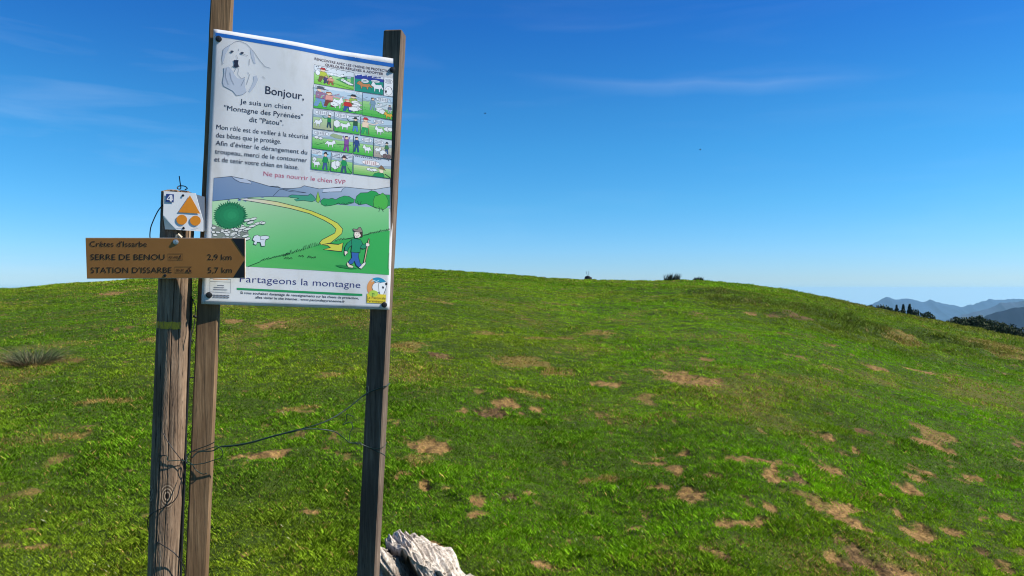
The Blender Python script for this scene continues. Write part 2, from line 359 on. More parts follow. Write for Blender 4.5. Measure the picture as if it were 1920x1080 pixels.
# ------------------------------------------------------------------ far mountains
def mountain(name, pts, D, depth, col, rough_amp, seed, label):
    pts = np.array(pts, float)
    xs = np.linspace(pts[0, 0], pts[-1, 0], 520)
    ridge = np.interp(xs, pts[:, 0], pts[:, 1])
    rows = 47; tt = np.linspace(-1, 1, rows)
    X, Tm = np.meshgrid(xs, tt)
    Y = D+Tm*depth
    wx = (X-960)/F*D
    zr = (540-np.tile(ridge, (rows, 1)))/F*D+EYE
    fall = np.abs(Tm)
    nz = fbm(wx/depth*3.0+seed, Y/depth*3.0, seed, 5, 0.55)-0.5
    rdg = 1-np.abs(2*fbm(wx/depth*5.0, Y/depth*2.0+seed, seed+5, 4)-1)
    Z = zr-(zr+900)*np.clip(fall, 0, 1)**0.9+fall**0.5*nz*rough_amp*2-rough_amp*0.9*(1-rdg)*np.sqrt(fall)
    Z += (fbm(wx/depth*22, Y/depth*4, seed+9, 3)-0.5)*rough_amp*0.26
    vv = np.stack([wx, Y, Z], -1).reshape(-1, 3)
    ii = np.arange(rows*520).reshape(rows, 520)
    q = np.stack([ii[:-1, :-1], ii[:-1, 1:], ii[1:, 1:], ii[1:, :-1]], -1).reshape(-1, 4)
    me = np_mesh(name, vv, q, 4)
    m, t, b, o = new_mat(name+'_hazed_rock'); v = coords(t)
    nn = noise_node(t, v, 0.004, 6, 0.65)
    c = ramp(t, nn, [(0.35, col), (0.65, tuple(k*1.9 for k in col))])
    t.links.new(c, b.inputs['Base Color']); b.inputs['Roughness'].default_value = 1; b.inputs['Specular IOR Level'].default_value = 0
    return structure(link_mesh(name, me, m), label)
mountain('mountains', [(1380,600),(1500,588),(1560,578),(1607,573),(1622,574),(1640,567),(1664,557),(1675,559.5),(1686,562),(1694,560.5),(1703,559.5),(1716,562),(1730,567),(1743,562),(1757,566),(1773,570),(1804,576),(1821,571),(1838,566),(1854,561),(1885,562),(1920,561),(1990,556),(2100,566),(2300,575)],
         11500, 1800, (0.010, 0.022, 0.045), 150, 3, 'jagged blue mountain range along the far horizon')  # bluish rock colour has some of the distance haze put into it
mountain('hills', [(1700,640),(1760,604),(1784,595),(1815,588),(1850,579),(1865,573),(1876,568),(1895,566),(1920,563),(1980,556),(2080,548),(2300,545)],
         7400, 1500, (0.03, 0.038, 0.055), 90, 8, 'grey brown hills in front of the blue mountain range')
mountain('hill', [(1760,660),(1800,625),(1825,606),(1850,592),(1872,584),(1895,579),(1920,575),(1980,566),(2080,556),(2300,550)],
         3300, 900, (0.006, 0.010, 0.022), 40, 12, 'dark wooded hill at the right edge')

# ------------------------------------------------------------------ simple solids and tubes
def tube(bm, pts, rad, seg=6, cap=True):
    pts = [Vector(p) for p in pts]; rings = []
    rr = rad if isinstance(rad, (list, tuple)) else [rad]*len(pts)
    up = Vector((0.3, 0.2, 1)).normalized()
    for k, p in enumerate(pts):
        d = (pts[min(k+1, len(pts)-1)]-pts[max(k-1, 0)]).normalized()
        x = d.cross(up)
        if x.length < 1e-4: x = d.cross(Vector((1, 0, 0)))
        x.normalize(); y = d.cross(x).normalized(); up = y if abs(d.dot(up)) > 0.95 else up
        rings.append([bm.verts.new(p+(x*math.cos(2*PI*j/seg)+y*math.sin(2*PI*j/seg))*rr[k]) for j in range(seg)])
    for k in range(len(rings)-1):
        for j in range(seg):
            bm.faces.new((rings[k][j], rings[k][(j+1) % seg], rings[k+1][(j+1) % seg], rings[k+1][j]))
    if cap:
        bm.faces.new(rings[0][::-1]); bm.faces.new(rings[-1])
def spline(pts, n=8):
    pts = [Vector(p) for p in pts]; P = [pts[0]*2-pts[1]]+pts+[pts[-1]*2-pts[-2]]; o = []
    for k in range(1, len(P)-2):
        for j in range(n):
            u = j/n; a, b, c, d = P[k-1], P[k], P[k+1], P[k+2]
            o.append(0.5*((2*b)+(c-a)*u+(2*a-5*b+4*c-d)*u*u+(3*b-a-3*c+d)*u**3))
    o.append(pts[-1]); return o
def simple_mat(name, col, rough=0.6, metal=0.0, var=0.25, scale=30, spec=0.4):
    m, t, b, o = new_mat(name); v = coords(t)
    nz = noise_node(t, v, scale, 4, 0.6)
    c = ramp(t, nz, [(0.3, tuple(k*(1-var) for k in col[:3])), (0.7, tuple(min(1, k*(1+var)) for k in col[:3]))])
    t.links.new(c, b.inputs['Base Color']); b.inputs['Roughness'].default_value = rough; b.inputs['Metallic'].default_value = metal
    b.inputs['Specular IOR Level'].default_value = spec
    bump(t, b, nz, 0.1, 0.002)
    return m
def wood_mat(name, lo, mi, hi, crack=0.5, knots=()):
    m, t, b, o = new_mat(name)
    v = coords(t, 'Object', (1, 1, 0.045))
    g = noise_node(t, v, 75, 6, 0.65, 0.4); g2 = noise_node(t, v, 230, 3, 0.7)
    vb = coords(t, 'Object', (1, 1, 0.35)); blot = noise_node(t, vb, 9, 5, 0.6)
    c = ramp(t, g, [(0.30, lo), (0.5, mi), (0.68, hi)])
    c = mixc(t, 0.35, c, ramp(t, g2, [(0.3, tuple(k*0.55 for k in mi)), (0.7, hi)]))
    c = mixc(t, ramp(t, blot, [(0.42, (0, 0, 0)), (0.66, (0.75, 0.75, 0.75))]), c, (lo[0]*1.25, lo[1]*1.2, lo[2]*1.2, 1))
    vc = coords(t, 'Object', (1, 1, 0.016)); ck = noise_node(t, vc, 60, 2, 0.5, 0.25)
    cm = ramp(t, ck, [(0.485, (0, 0, 0)), (0.5, (crack, crack, crack)), (0.515, (0, 0, 0))])
    c = mixc(t, cm, c, (0.012, 0.009, 0.008, 1))
    hgt = g
    for (kp, kr) in knots:
        d = t.nodes.new('ShaderNodeVectorMath'); d.operation = 'DISTANCE'
        cc = t.nodes.new('ShaderNodeTexCoord'); mp_ = t.nodes.new('ShaderNodeMapping'); mp_.inputs['Scale'].default_value = (1, 1, 0.6)
        t.links.new(cc.outputs['Object'], mp_.inputs[0]); t.links.new(mp_.outputs[0], d.inputs[0]); d.inputs[1].default_value = (kp[0], kp[1], kp[2]*0.6)
        ring = t.nodes.new('ShaderNodeMath'); ring.operation = 'SINE'
        mul = t.nodes.new('ShaderNodeMath'); mul.operation = 'MULTIPLY'; mul.inputs[1].default_value = 900
        t.links.new(d.outputs['Value'], mul.inputs[0]); t.links.new(mul.outputs[0], ring.inputs[0])
        fm = ramp(t, d.outputs['Value'], [(0.0, (1, 1, 1)), (kr*0.7, (0.9, 0.9, 0.9)), (kr, (0, 0, 0))])
        rc = ramp(t, ring.outputs[0], [(0.2, tuple(k*0.45 for k in mi)), (0.7, hi)])
        ctr = ramp(t, d.outputs['Value'], [(0.0, (1, 1, 1)), (kr*0.16, (1, 1, 1)), (kr*0.24, (0, 0, 0))])
        rc = mixc(t, ctr, rc, (0.015, 0.01, 0.008, 1))
        c = mixc(t, fm, c, rc)
    t.links.new(c, b.inputs['Base Color']); b.inputs['Roughness'].default_value = 0.82; b.inputs['Specular IOR Level'].default_value = 0.25
    bump(t, b, g, 0.6, 0.004)
    return m
M_black = simple_mat('plain_black', (0.012, 0.012, 0.013), 0.5)
M_wire = simple_mat('green_wire', (0.010, 0.028, 0.024), 0.4, 0.0, 0.3, 60)
M_rust = simple_mat('dark_wire', (0.030, 0.030, 0.032), 0.45, 0.5, 0.4, 60)
M_galv = simple_mat('zinc', (0.55, 0.55, 0.53), 0.35, 0.7)
M_bolt = simple_mat('dark_bolt', (0.03, 0.03, 0.032), 0.4, 0.5)

# ------------------------------------------------------------------ the notice board: two square posts and a printed sheet
PC = Vector((-0.7857, 2.8401, 0.4274+EYE)); PWd, PHt = 0.6909, 1.0
ay, ar = 0.407, 0.0418
RM = Matrix.Rotation(ay, 3, 'Z') @ Matrix.Rotation(ar, 3, 'Y')
RMi = RM.inverted(); PN = RM @ Vector((0, -1, 0))
def px_uv(px, py):
    d = Vector(((px-960)/F, 1.0, (540-py)/F)); e0 = Vector((0, 0, EYE))
    tt = (PC-e0).dot(PN)/d.dot(PN)
    q = RMi @ (e0+d*tt-PC); return q.x, q.z
def warp(u, v):
    top = max(0.0, min(1.0, (v-0.22)/0.28)); top = top*top*(3-2*top)
    w = -0.008*top*math.exp(-((u-0.13)/0.11)**2)+0.007*top*math.exp(-((u+0.08)/0.12)**2)
    w += 0.004*math.sin(u*9+1.0)*math.cos(v*5)
    edge = max(0.0, (-u-0.27)/0.075); w += -0.008*edge*edge*math.exp(-((v-0.28)/0.25)**2)
    c = max(0, 1-math.hypot(u-0.175, v-0.485)/0.045); w += 0.003*c*c
    return w
def panel_pt(u, v, off): 
    return PC+RM @ Vector((u, -(off+warp(u, v)), v))
def lean_post(name, bot_px, top_px, depth, w, yaw, mat, parent, top_round=True):
    b0 = px3(bot_px[0], bot_px[1], depth); t0 = px3(top_px[0], top_px[1], depth)
    ax = (t0-b0); ax_n = ax.normalized()
    b0 = b0-ax_n*((b0.z+0.25-gh(b0.x, b0.y)+0.25)/ax_n.z if True else 0)
    bm = bmesh.new()
    R0 = Matrix.Rotation(yaw, 3, 'Z'); x = R0 @ Vector((1, 0, 0)); y = R0 @ Vector((0, 1, 0))
    n = 40; Ltot = (t0-b0).length; rows = []
    h = w/2; bv = 0.005
    prof = [(-h+bv, -h), (h-bv, -h), (h, -h+bv), (h, h-bv), (h-bv, h), (-h+bv, h), (-h, h-bv), (-h, -h+bv)]
    rr = random.Random(len(name)+int(bot_px[0]))
    for k in range(n+1):
        s = k/n*Ltot; c = b0+ax_n*s
        wob = 0.0012
        rows.append([bm.verts.new(c+x*(px_+rr.uniform(-wob, wob)*0.5)+y*(py_+rr.uniform(-wob, wob)*0.5)) for px_, py_ in prof])
    tp = [bm.verts.new(t0+ax_n*0.004+x*px_*0.9+y*py_*0.9) for px_, py_ in prof]; rows.append(tp)
    for k in range(len(rows)-1):
        for j in range(8): bm.faces.new((rows[k][j], rows[k][(j+1) % 8], rows[k+1][(j+1) % 8], rows[k+1][j]))
    bm.faces.new(rows[0][::-1]); bm.faces.new(rows[-1])
    return from_bm(name, bm, mat, parent)
gl = gh(-1.15, 2.75)
board = empty('notice_board', (-0.85, 2.85, gh(-0.85, 2.85)))
tag(board, 'tall white notice board about a herd dog on two square wooden posts', 'notice board')
M_postL = wood_mat('brown_post_wood', (0.095, 0.055, 0.026), (0.185, 0.112, 0.056), (0.31, 0.20, 0.108), 0.5)
M_postR = wood_mat('grey_post_wood', (0.062, 0.042, 0.030), (0.115, 0.082, 0.058), (0.26, 0.19, 0.135), 0.45)
lean_post('post', (369.3, 1080), (419.5, -60), 2.765, 0.0745, math.radians(16.5), M_postL, board)
lean_post('post', (690.3, 1080), (740.4, 63), 3.012, 0.075, math.radians(-4.0), M_postR, board)['label'] = 'shorter grey square post'

def ink_mat():
    m, t, b, o = new_mat('printed_ink')
    t.links.new(attr_node(t, 'ink', 'Color'), b.inputs['Base Color'])
    b.inputs['Roughness'].default_value = 0.42; b.inputs['Specular IOR Level'].default_value = 0.4
    return m
INK = ink_mat()
def sheet_mat(name, col, fac, rough):
    m, t, b, o = new_mat(name); v = coords(t)
    nz = noise_node(t, coords(t, 'Object', (1, 1, .4)), 9, 6, .65); c = ramp(t, nz, [(0.28, (col[0]*.84, col[1]*.83, col[2]*.80)), (0.48, tuple(k*.97 for k in col)), (0.7, col)])
    b.inputs['Roughness'].default_value = rough; t.links.new(c, b.inputs['Base Color'])
    tr = t.nodes.new('ShaderNodeBsdfTranslucent'); t.links.new(c, tr.inputs['Color'])
    mi = t.nodes.new('ShaderNodeMixShader'); mi.inputs[0].default_value = fac
    t.links.new(b.outputs[0], mi.inputs[1]); t.links.new(tr.outputs[0], mi.inputs[2]); t.links.new(mi.outputs[0], o.inputs[0])
    return m
M_sheet = sheet_mat('white_plastic_sheet', (0.90, 0.90, 0.91), 0.42, 0.28)
def build_sheet():
    bm = bmesh.new(); nu, nv = 44, 60; fr = []; bk = []
    for j in range(nv+1):
        f_, k_ = [], []
        for i in range(nu+1):
            u = (i/nu-0.5)*PWd; v = (j/nv-0.5)*PHt
            f_.append(bm.verts.new(panel_pt(u, v, 0.0))); k_.append(bm.verts.new(panel_pt(u, v, -0.0016)))
        fr.append(f_); bk.append(k_)
    for j in range(nv):
        for i in range(nu):
            bm.faces.new((fr[j][i], fr[j][i+1], fr[j+1][i+1], fr[j+1][i]))
            bm.faces.new((bk[j][i], bk[j+1][i], bk[j+1][i+1], bk[j][i+1]))
    for j in range(nv):
        for i in (0, nu):
            bm.faces.new((fr[j][i], fr[j+1][i], bk[j+1][i], bk[j][i]))
    for i in range(nu):
        for j in (0, nv):
            bm.faces.new((fr[j][i], bk[j][i], bk[j][i+1], fr[j][i+1]))
    bmesh.ops.recalc_face_normals(bm, faces=bm.faces)
    return from_bm('panel', bm, M_sheet, board, True)
panel = build_sheet()

class Print:
    """Collects flat printed shapes (in photo pixels of the poster) and lays them on the sheet."""
    def __init__(self): self.polys = []; self.meshes = []; self.lv = 0
    def poly(self, pts, col, lv=None):
        if lv is None: self.lv += 1; lv = self.lv
        self.polys.append(([px_uv(*p) for p in pts], col, lv, [tuple(p) for p in pts]))
    def line(self, pts, wd, col, closed=False, lv=None):
        if lv is None: self.lv += 1; lv = self.lv
        p = [Vector((q[0], q[1])) for q in pts]
        if closed: p.append(p[0])
        Lf, Rt = [], []
        for k in range(len(p)):
            d = p[min(k+1, len(p)-1)]-p[max(k-1, 0)]
            if closed and k in (0, len(p)-1): d = p[1]-p[-2]
            if d.length < 1e-6: d = Vector((1, 0))
            d.normalize(); n_ = Vector((-d.y, d.x))*wd/2
            Lf.append(p[k]+n_); Rt.append(p[k]-n_)
        for k in range(len(p)-1):
            if (p[k+1]-p[k]).length < 1e-6: continue
            self.polys.append(([px_uv(*q) for q in (Lf[k], Lf[k+1], Rt[k+1], Rt[k])], col, lv, [tuple(p[k])]*4))
    def shape(self, pts, fill, wd=0.7, oc=(25, 30, 40)):
        self.poly(pts, fill)
        if wd: self.line(pts, wd, oc, True)
    def ell(self, cx, cy, rx, ry, fill, wd=0.6, oc=(25, 30, 40), n=14, rot=0.0):
        c, s = math.cos(rot), math.sin(rot)
        self.shape([(cx+rx*math.cos(2*PI*k/n)*c-ry*math.sin(2*PI*k/n)*s, cy+rx*math.cos(2*PI*k/n)*s+ry*math.sin(2*PI*k/n)*c) for k in range(n)], fill, wd, oc)
    def text(self, txt, p0, p1, cap, col, off=0.0):
        cu = bpy.data.curves.new('lettering', 'FONT'); cu.body = txt; cu.size = 1; cu.offset = off; cu.resolution_u = 3
        ob = bpy.data.objects.new('lettering', cu); C.objects.link(ob)
        dg = bpy.context.evaluated_depsgraph_get(); me = ob.evaluated_get(dg).to_mesh()
        co = np.array([v.co[:2] for v in me.vertices]); fc = [tuple(p.vertices) for p in me.polygons]
        ob.evaluated_get(dg).to_mesh_clear(); bpy.data.objects.remove(ob); bpy.data.curves.remove(cu)
        x0, x1 = co[:, 0].min(), co[:, 0].max()
        a_ = Vector(px_uv(*p0)); b_ = Vector(px_uv(*p1)); ex = (b_-a_)/(x1-x0)
        up = (Vector(px_uv(p0[0], p0[1]-cap))-a_).length/0.70
        self.lv += 1
        self.meshes.append(([tuple(a_+ex*(c[0]-x0)+Vector((0, up*c[1]))) for c in co], fc, col, self.lv))
    def build(self, name, parent, fn=None):
        bm = bmesh.new(); cl = bm.loops.layers.float_color.new('ink'); 
        fn = fn or panel_pt
        base = 0.0004; step = min(0.0001, 0.0014/max(self.lv, 1))
        for uv, col, lv, pxs in self.polys:
            area = sum(uv[k-1][0]*uv[k][1]-uv[k][0]*uv[k-1][1] for k in range(len(uv)))
            if area < 0: uv = uv[::-1]; pxs = pxs[::-1]
            vs = [bm.verts.new((q[0], q[1], base+step*lv)) for q in uv]
            cs = [srgb(*(col(*pp) if callable(col) else col)) for pp in pxs]
            tris = [tuple(range(len(uv)))] if len(uv) < 4 else tessellate_polygon([[Vector((q[0], q[1], 0)) for q in uv]])
            for tr_ in tris:
                try: f_ = bm.faces.new([vs[k] for k in tr_])
                except ValueError: continue
                for lp, k in zip(f_.loops, tr_): lp[cl] = cs[k]
                f_.normal_update()
                if f_.normal.z < 0: f_.normal_flip()
        for co, fc, col, lv in self.meshes:
            vs = [bm.verts.new((q[0], q[1], base+step*lv)) for q in co]
            for f in fc:
                try: f_ = bm.faces.new([vs[k] for k in f])
                except ValueError: continue
                for lp in f_.loops: lp[cl] = srgb(*col)
        bmesh.ops.triangulate(bm, faces=[f for f in bm.faces if len(f.verts) > 4])
        for ax in (0, 1):
            lim = 0.36 if ax == 0 else 0.52; k = -lim
            while k <= lim:
                big_ = [f for f in bm.faces if f.calc_area() > 2e-5]
                if big_:
                    co = Vector((k, 0, 0)) if ax == 0 else Vector((0, k, 0)); no = Vector((1, 0, 0)) if ax == 0 else Vector((0, 1, 0))
                    ed = set(e for f in big_ for e in f.edges); vv = set(v for f in big_ for v in f.verts)
                    bmesh.ops.bisect_plane(bm, geom=list(big_)+list(ed)+list(vv), plane_co=co, plane_no=no)
                k += 0.02
        for v in bm.verts: v.co = fn(v.co.x, v.co.y, v.co.z)
        return from_bm(name, bm, INK, parent)
NAVY = (16, 20, 50); LINE = (24, 30, 46)

# --- lettering
P = Print()
P.text('Bonjour,', (497.2, 175.5), (569.7, 187.5), 14.5, NAVY, 0.006)
P.build('heading', panel)
P = Print()
for tx, x0, y0, x1, y1, cp in [('Je suis un chien', 450, 194, 545.8, 205.5, 9.2), ('"Montagne des Pyrénées"', 420.3, 206, 568, 223.5, 9.4), ('dit "Patou".', 467.5, 228, 531.4, 235.3, 9.4),
    ('Mon rôle est de veiller à la sécurité', 405.8, 241.5, 577.8, 261, 9.0), ('des bêtes que je protège.', 405, 256.7, 527, 269.5, 9.0),
    ("Afin d'éviter le dérangement du", 404.2, 271.5, 575.8, 290, 9.0), ('troupeau, merci de le contourner', 403, 287.2, 575.3, 304.8, 9.0), ('et de tenir votre chien en laisse.', 402.2, 302, 559.7, 318, 9.0)]:
    if tx.startswith('Mon'): P.build('greeting', panel); P = Print()
    P.text(tx, (x0, y0), (x1, y1), cp, NAVY, 0.0)
P.build('paragraph', panel)
P = Print()
P.text('Partageons la montagne', (449.5, 528.6), (675.5, 540), 13.0, (40, 40, 108), -0.006)
P.build('slogan', panel)
P = Print()
P.text('Si vous souhaitez davantage de renseignements sur les chiens de protection,', (450.5, 550.8), (672.6, 561.2), 4.6, (24, 26, 44), 0.010)
P.text('allez visiter le site internet : www.pastoralepyreneenne.fr', (478.7, 559.4), (646.5, 567.3), 4.6, (24, 26, 44), 0.010)
P.build('website_note', panel)
P = Print()
P.text('Ne pas nourrir le chien SVP', (494, 329.3), (647.3, 345.9), 8.6, (190, 62, 96), -0.004)
P.build('warning_lettering', panel)
P = Print()
P.text('RENCONTRE AVEC LES CHIENS DE PROTECTION', (589.9, 111.9), (735.5, 137.2), 4.6, (86, 62, 66), 0.012)
P.text('QUELQUES RÉFLEXES À ADOPTER', (610.3, 122.6), (718.7, 140.9), 4.6, (86, 62, 66), 0.012)
P.build('comic_title', panel)
# --- bands
P = Print()
P.poly([(404, 61), (500, 77.8), (600, 95), (660, 105.5), (700, 113), (746, 121), (746, 128.0), (700, 120.0), (660, 112.6), (600, 102.0), (500, 84.6), (404, 67.8)], (22, 96, 178))
P.build('blue_stripe', panel)
P = Print()
P.poly([(443.8, 539.5), (560, 545.2), (679.3, 551), (679.3, 555), (560, 549.3), (443.8, 543.4)], (32, 140, 82))
P.build('green_stripe', panel)
P = Print()
P.line([(384, 564.5), (470, 568), (600, 573), (713, 577)], 0.6, (70, 78, 92))
P.line([(393.7, 522), (432.5, 524), (432, 549.5), (393.4, 547)], 0.6, (90, 95, 110), True)
P.poly([(400, 522.4), (427, 523.4), (427, 524.8), (400, 524)], (205, 150, 110)); P.line([(394, 527.5), (432, 529)], 0.5, (90, 95, 110))
for y, xa, xb in ((534.6, 407, 419), (538.6, 401, 419), (542.4, 400, 425)):
    x = xa
    while x < xb: P.line([(x, y+(x-400)*0.04), (x+1.3, y+0.1+(x-400)*0.04)], 1.5, (80, 84, 104)); x += 1.9
for y in (553.3, 556.6):
    x = 399
    while x < 428: P.line([(x, y+(x-400)*0.04), (x+2.1, y+0.1+(x-400)*0.04)], 1.7, (60, 64, 84)); x += 2.6
P.build('partner_box', panel)
# --- the sketched dog's head
P = Print()
D = lambda x, y: (400+x/3.857, 50+y/3.857)
sh = (176, 184, 198); ln = (116, 124, 140)
P.poly([D(*q) for q in ((72, 165), (92, 150), (125, 132), (108, 168), (88, 200), (78, 240), (66, 272), (62, 230))], sh)
P.poly([D(*q) for q in ((265, 165), (285, 176), (298, 225), (306, 272), (291, 266), (274, 222))], sh)
P.poly([D(*q) for q in ((72, 300), (112, 290), (140, 320), (155, 352), (172, 372), (205, 380), (230, 366), (227, 425), (238, 470), (215, 490), (168, 500), (140, 465), (75, 430), (66, 400), (78, 340))], sh)
P.poly([D(*q) for q in ((290, 360), (312, 354), (323, 385), (302, 430), (268, 474), (254, 470), (276, 430), (290, 395))], sh)
for st in (((72, 165), (92, 150), (125, 132), (155, 112), (190, 106), (240, 128), (290, 180), (330, 240), (372, 290), (412, 303)), ((72, 165), (62, 230), (63, 275), (76, 262)), ((75, 300), (78, 340), (66, 400), (75, 430), (140, 465), (168, 500), (215, 490), (240, 470)),
           ((150, 330), (165, 300), (184, 305), (176, 345), (205, 378), (230, 366)), ((185, 160), (182, 178)), ((262, 235), (258, 280)), ((248, 330), (262, 350), (240, 420)), ((225, 380), (200, 430)), ((95, 300), (88, 360), (110, 420)), ((120, 330), (130, 380), (150, 420)),
           ((355, 360), (375, 378)), ((168, 205), (175, 235)), ((210, 200), (250, 212)), ((135, 290), (150, 281), (170, 285), (190, 292))):
    P.line([D(*q) for q in st], 0.65, ln)
P.poly([D(*q) for q in ((146, 243), (182, 243), (178, 268), (186, 292), (160, 297), (146, 290), (152, 268))], (28, 36, 56))
P.poly([D(*q) for q in ((122, 178), (135, 174), (148, 180), (140, 190), (128, 190))], (50, 58, 76))
P.poly([D(*q) for q in ((194, 190), (206, 184), (222, 190), (214, 200), (200, 200))], (50, 58, 76))
P.build('dog_sketch', panel)

# --- the comic: five rows of small frames
def comic():
    P = Print()
    r2 = lambda x, y: (570+x/8.305, 90+y/8.305); r3 = lambda x, y: (570+x/7.2, 190+y/7.2)
    def frame(q, sky=(176, 198, 214), g0=(150, 200, 130), g1=(70, 172, 66), hz=0.38, hills=True):
        (a, b, c, d) = q
        fn = lambda s, t: ((a[0]*(1-s)+b[0]*s)*(1-t)+(d[0]*(1-s)+c[0]*s)*t, (a[1]*(1-s)+b[1]*s)*(1-t)+(d[1]*(1-s)+c[1]*s)*t)
        P.lv += 1
        P.poly([fn(0, 0), fn(1, 0), fn(1, hz), fn(0, hz)], sky, P.lv)
        mid = (hz+1)/2; gm = tuple((g0[k]+g1[k])/2 for k in range(3))
        ts = [hz+(1-hz)*k/5 for k in range(6)]
        for k in range(5):
            u = k/4; P.poly([fn(0, ts[k]), fn(1, ts[k]), fn(1, ts[k+1]), fn(0, ts[k+1])], tuple(g0[j]*(1-u)+g1[j]*u for j in range(3)), P.lv)
        if hills:
            P.shape([fn(0, hz+.02), fn(0, hz-.12), fn(.2, hz-.05), fn(.45, hz-.14), fn(.7, hz-.06), fn(1, hz-.13), fn(1, hz+.02)], (150, 172, 186), 0.4, (90, 105, 120))
        P.line([fn(0, 0), fn(1, 0), fn(1, 1), fn(0, 1)], 0.7, (40, 48, 60), True)
        return fn
    def cap(fn, t=0.06, s0=.04, s1=.96, wd=1.6, n=18, rs=random.Random(3)):
        for k in range(n):
            s = s0+(s1-s0)*k/n
            if rs.random() < .14: continue
            P.line([fn(s, t+rs.uniform(-.012, .012)), fn(s+(s1-s0)/n*.68, t+rs.uniform(-.012, .012))], wd, (70, 76, 96), False, P.lv)
    def balloon(fn, s, t, rs, rt, lines=3, col=(225, 230, 236), ink=(80, 84, 100)):
        P.shape([fn(s+rs*math.cos(2*PI*k/14), t+rt*math.sin(2*PI*k/14)) for k in range(14)], col, 0.5)
        P.lv += 1
        for k in range(lines):
            tt = t+rt*0.62*((k+.5)/lines*2-1)
            for j in range(6):
                x = s-rs*.68+rs*1.36*j/6; P.line([fn(x, tt), fn(x+rs*.16, tt)], 0.95, ink, False, P.lv)
    def dog(fn, s, t, h, flip=1, asp=1.0, col=(226, 230, 234)):
        q = lambda x, y: fn(s+flip*x*h*asp, t+y*h)
        P.shape([q(*p) for p in ((-.9, -.55), (-.7, -.8), (-.35, -.72), (.2, -.7), (.5, -.95), (.72, -1.0), (.9, -.8), (1.05, -.62), (.85, -.5), (.62, -.48), (.5, -.3), (.45, 0), (.3, 0), (.28, -.3), (-.3, -.28), (-.36, 0), (-.52, 0), (-.55, -.3), (-.72, -.42), (-1.0, -.25), (-1.1, -.4))], col, 0.6)
        P.line([q(.86, -.72), q(.92, -.70)], 0.9, LINE)
    def sheep(fn, s, t, h, asp=1.0):
        q = lambda x, y: fn(s+x*h*asp, t+y*h)
        P.shape([q(math.cos(2*PI*k/12)*(.7+.1*(k % 2)), -.55+math.sin(2*PI*k/12)*(.36+.07*(k % 2))) for k in range(12)], (222, 226, 228), 0.55)
        P.line([q(-.3, -.2), q(-.3, 0)], .6, LINE); P.line([q(.3, -.2), q(.3, 0)], .6, LINE); P.shape([q(.6, -.7), q(.95, -.6), q(.85, -.4), q(.62, -.45)], (205, 205, 205), .5)
    def man(fn, s, t, h, top, leg, hair=(60, 40, 30), asp=.55, arms=0, hat=None, skin=(232, 200, 172), flip=1):
        q = lambda x, y: fn(s+flip*x*h*asp, t+y*h)
        P.shape([q(-.2, -.48), q(.2, -.48), q(.3, -.02), q(.12, 0), q(.02, -.34), q(-.14, 0), q(-.32, -.02)], leg, .5)
        if arms == 1:
            P.line([q(-.2, -.78), q(-.36, -1.02)], 1.7, top); P.line([q(.2, -.78), q(.36, -1.02)], 1.7, top)
        elif arms == 2:
            P.line([q(.15, -.76), q(.62, -.70), q(.9, -.86)], 1.5, top)
        else:
            P.line([q(-.2, -.76), q(-.36, -.44)], 1.6, top); P.line([q(.2, -.76), q(.36, -.46)], 1.6, top)
        P.shape([q(-.22, -.8), q(.22, -.8), q(.24, -.44), q(-.24, -.44)], top, .5)
        P.shape([q(.17*math.cos(2*PI*k/10), -.9+.1*math.sin(2*PI*k/10)) for k in range(10)], skin, .5)
        if hat: P.shape([q(-.38, -.95), q(-.16, -1.0), q(-.1, -1.1), q(.12, -1.1), q(.18, -1.0), q(.38, -.95)], hat, .5)
        else: P.poly([q(-.2, -.9), q(-.18, -1.02), q(.1, -1.04), q(.2, -.95), q(.05, -.97)], hair)
    def marks(fn, n, seed, t0=.55, t1=.95):
        rs = random.Random(seed); P.lv += 1
        for k in range(n):
            s, t = rs.uniform(.05, .93), rs.uniform(t0, t1); P.line([fn(s, t), fn(s+.03, t-.01)], .6, (50, 110, 50), False, P.lv)
    fn = frame([r2(160, 258), r2(782, 375), r2(778, 655), r2(157, 552)], (205, 214, 222), (160, 205, 140), (120, 190, 70)); cap(fn, .07)
    P.shape([fn(.55, .55), fn(.7, .42), fn(.85, .3), fn(1, .28), fn(1, .8), fn(.8, .72)], (72, 158, 92), .5)
    for k in range(5): balloon(fn, .36+.09*k, .30+.03*(k % 2), .06, .07, 2)
    P.shape([fn(.74, .16), fn(.78, .40), fn(.70, .40)], (40, 60, 60), 0)
    man(fn, .22, .86, .72, (176, 190, 60), (110, 90, 60), hat=(170, 40, 40)); man(fn, .31, .9, .42, (70, 60, 110), (60, 60, 100)); man(fn, .42, .92, .46, (210, 150, 130), (170, 90, 60))
    balloon(fn, .09, .38, .06, .14, 0); 
    for k in range(4): sheep(fn, .74+.06*k, .62+.05*k, .14, .7)
    P.line([fn(.3, .78), fn(.6, .82), fn(1, .96)], .6, (60, 120, 50)); marks(fn, 12, 1)
    fn = frame([r2(800, 385), r2(1240, 455), r2(1230, 730), r2(795, 665)], (44, 62, 150), (24, 140, 120), (24, 140, 120), .30, False)
    P.poly([fn(0, 0), fn(1, 0), fn(1, .13), fn(0, .13)], (214, 218, 226)); cap(fn, .07, n=14)
    balloon(fn, .34, .36, .15, .12, 2, ink=(20, 20, 30)); balloon(fn, .72, .30, .16, .07, 1)
    dog(fn, .33, .82, .42, -1, .62, (190, 130, 80)); dog(fn, .78, .88, .55, -1, .38); marks(fn, 6, 2)
    fn = frame([r2(1245, 455), r2(1388, 475), r2(1390, 755), r2(1243, 740)], (226, 228, 232), (226, 228, 232), (226, 228, 232), .4, False)
    balloon(fn, .5, .2, .42, .12, 3); P.shape([fn(.5+.4*math.cos(2*PI*k/12), .72+.24*math.sin(2*PI*k/12)) for k in range(12)], (235, 236, 238), .6)
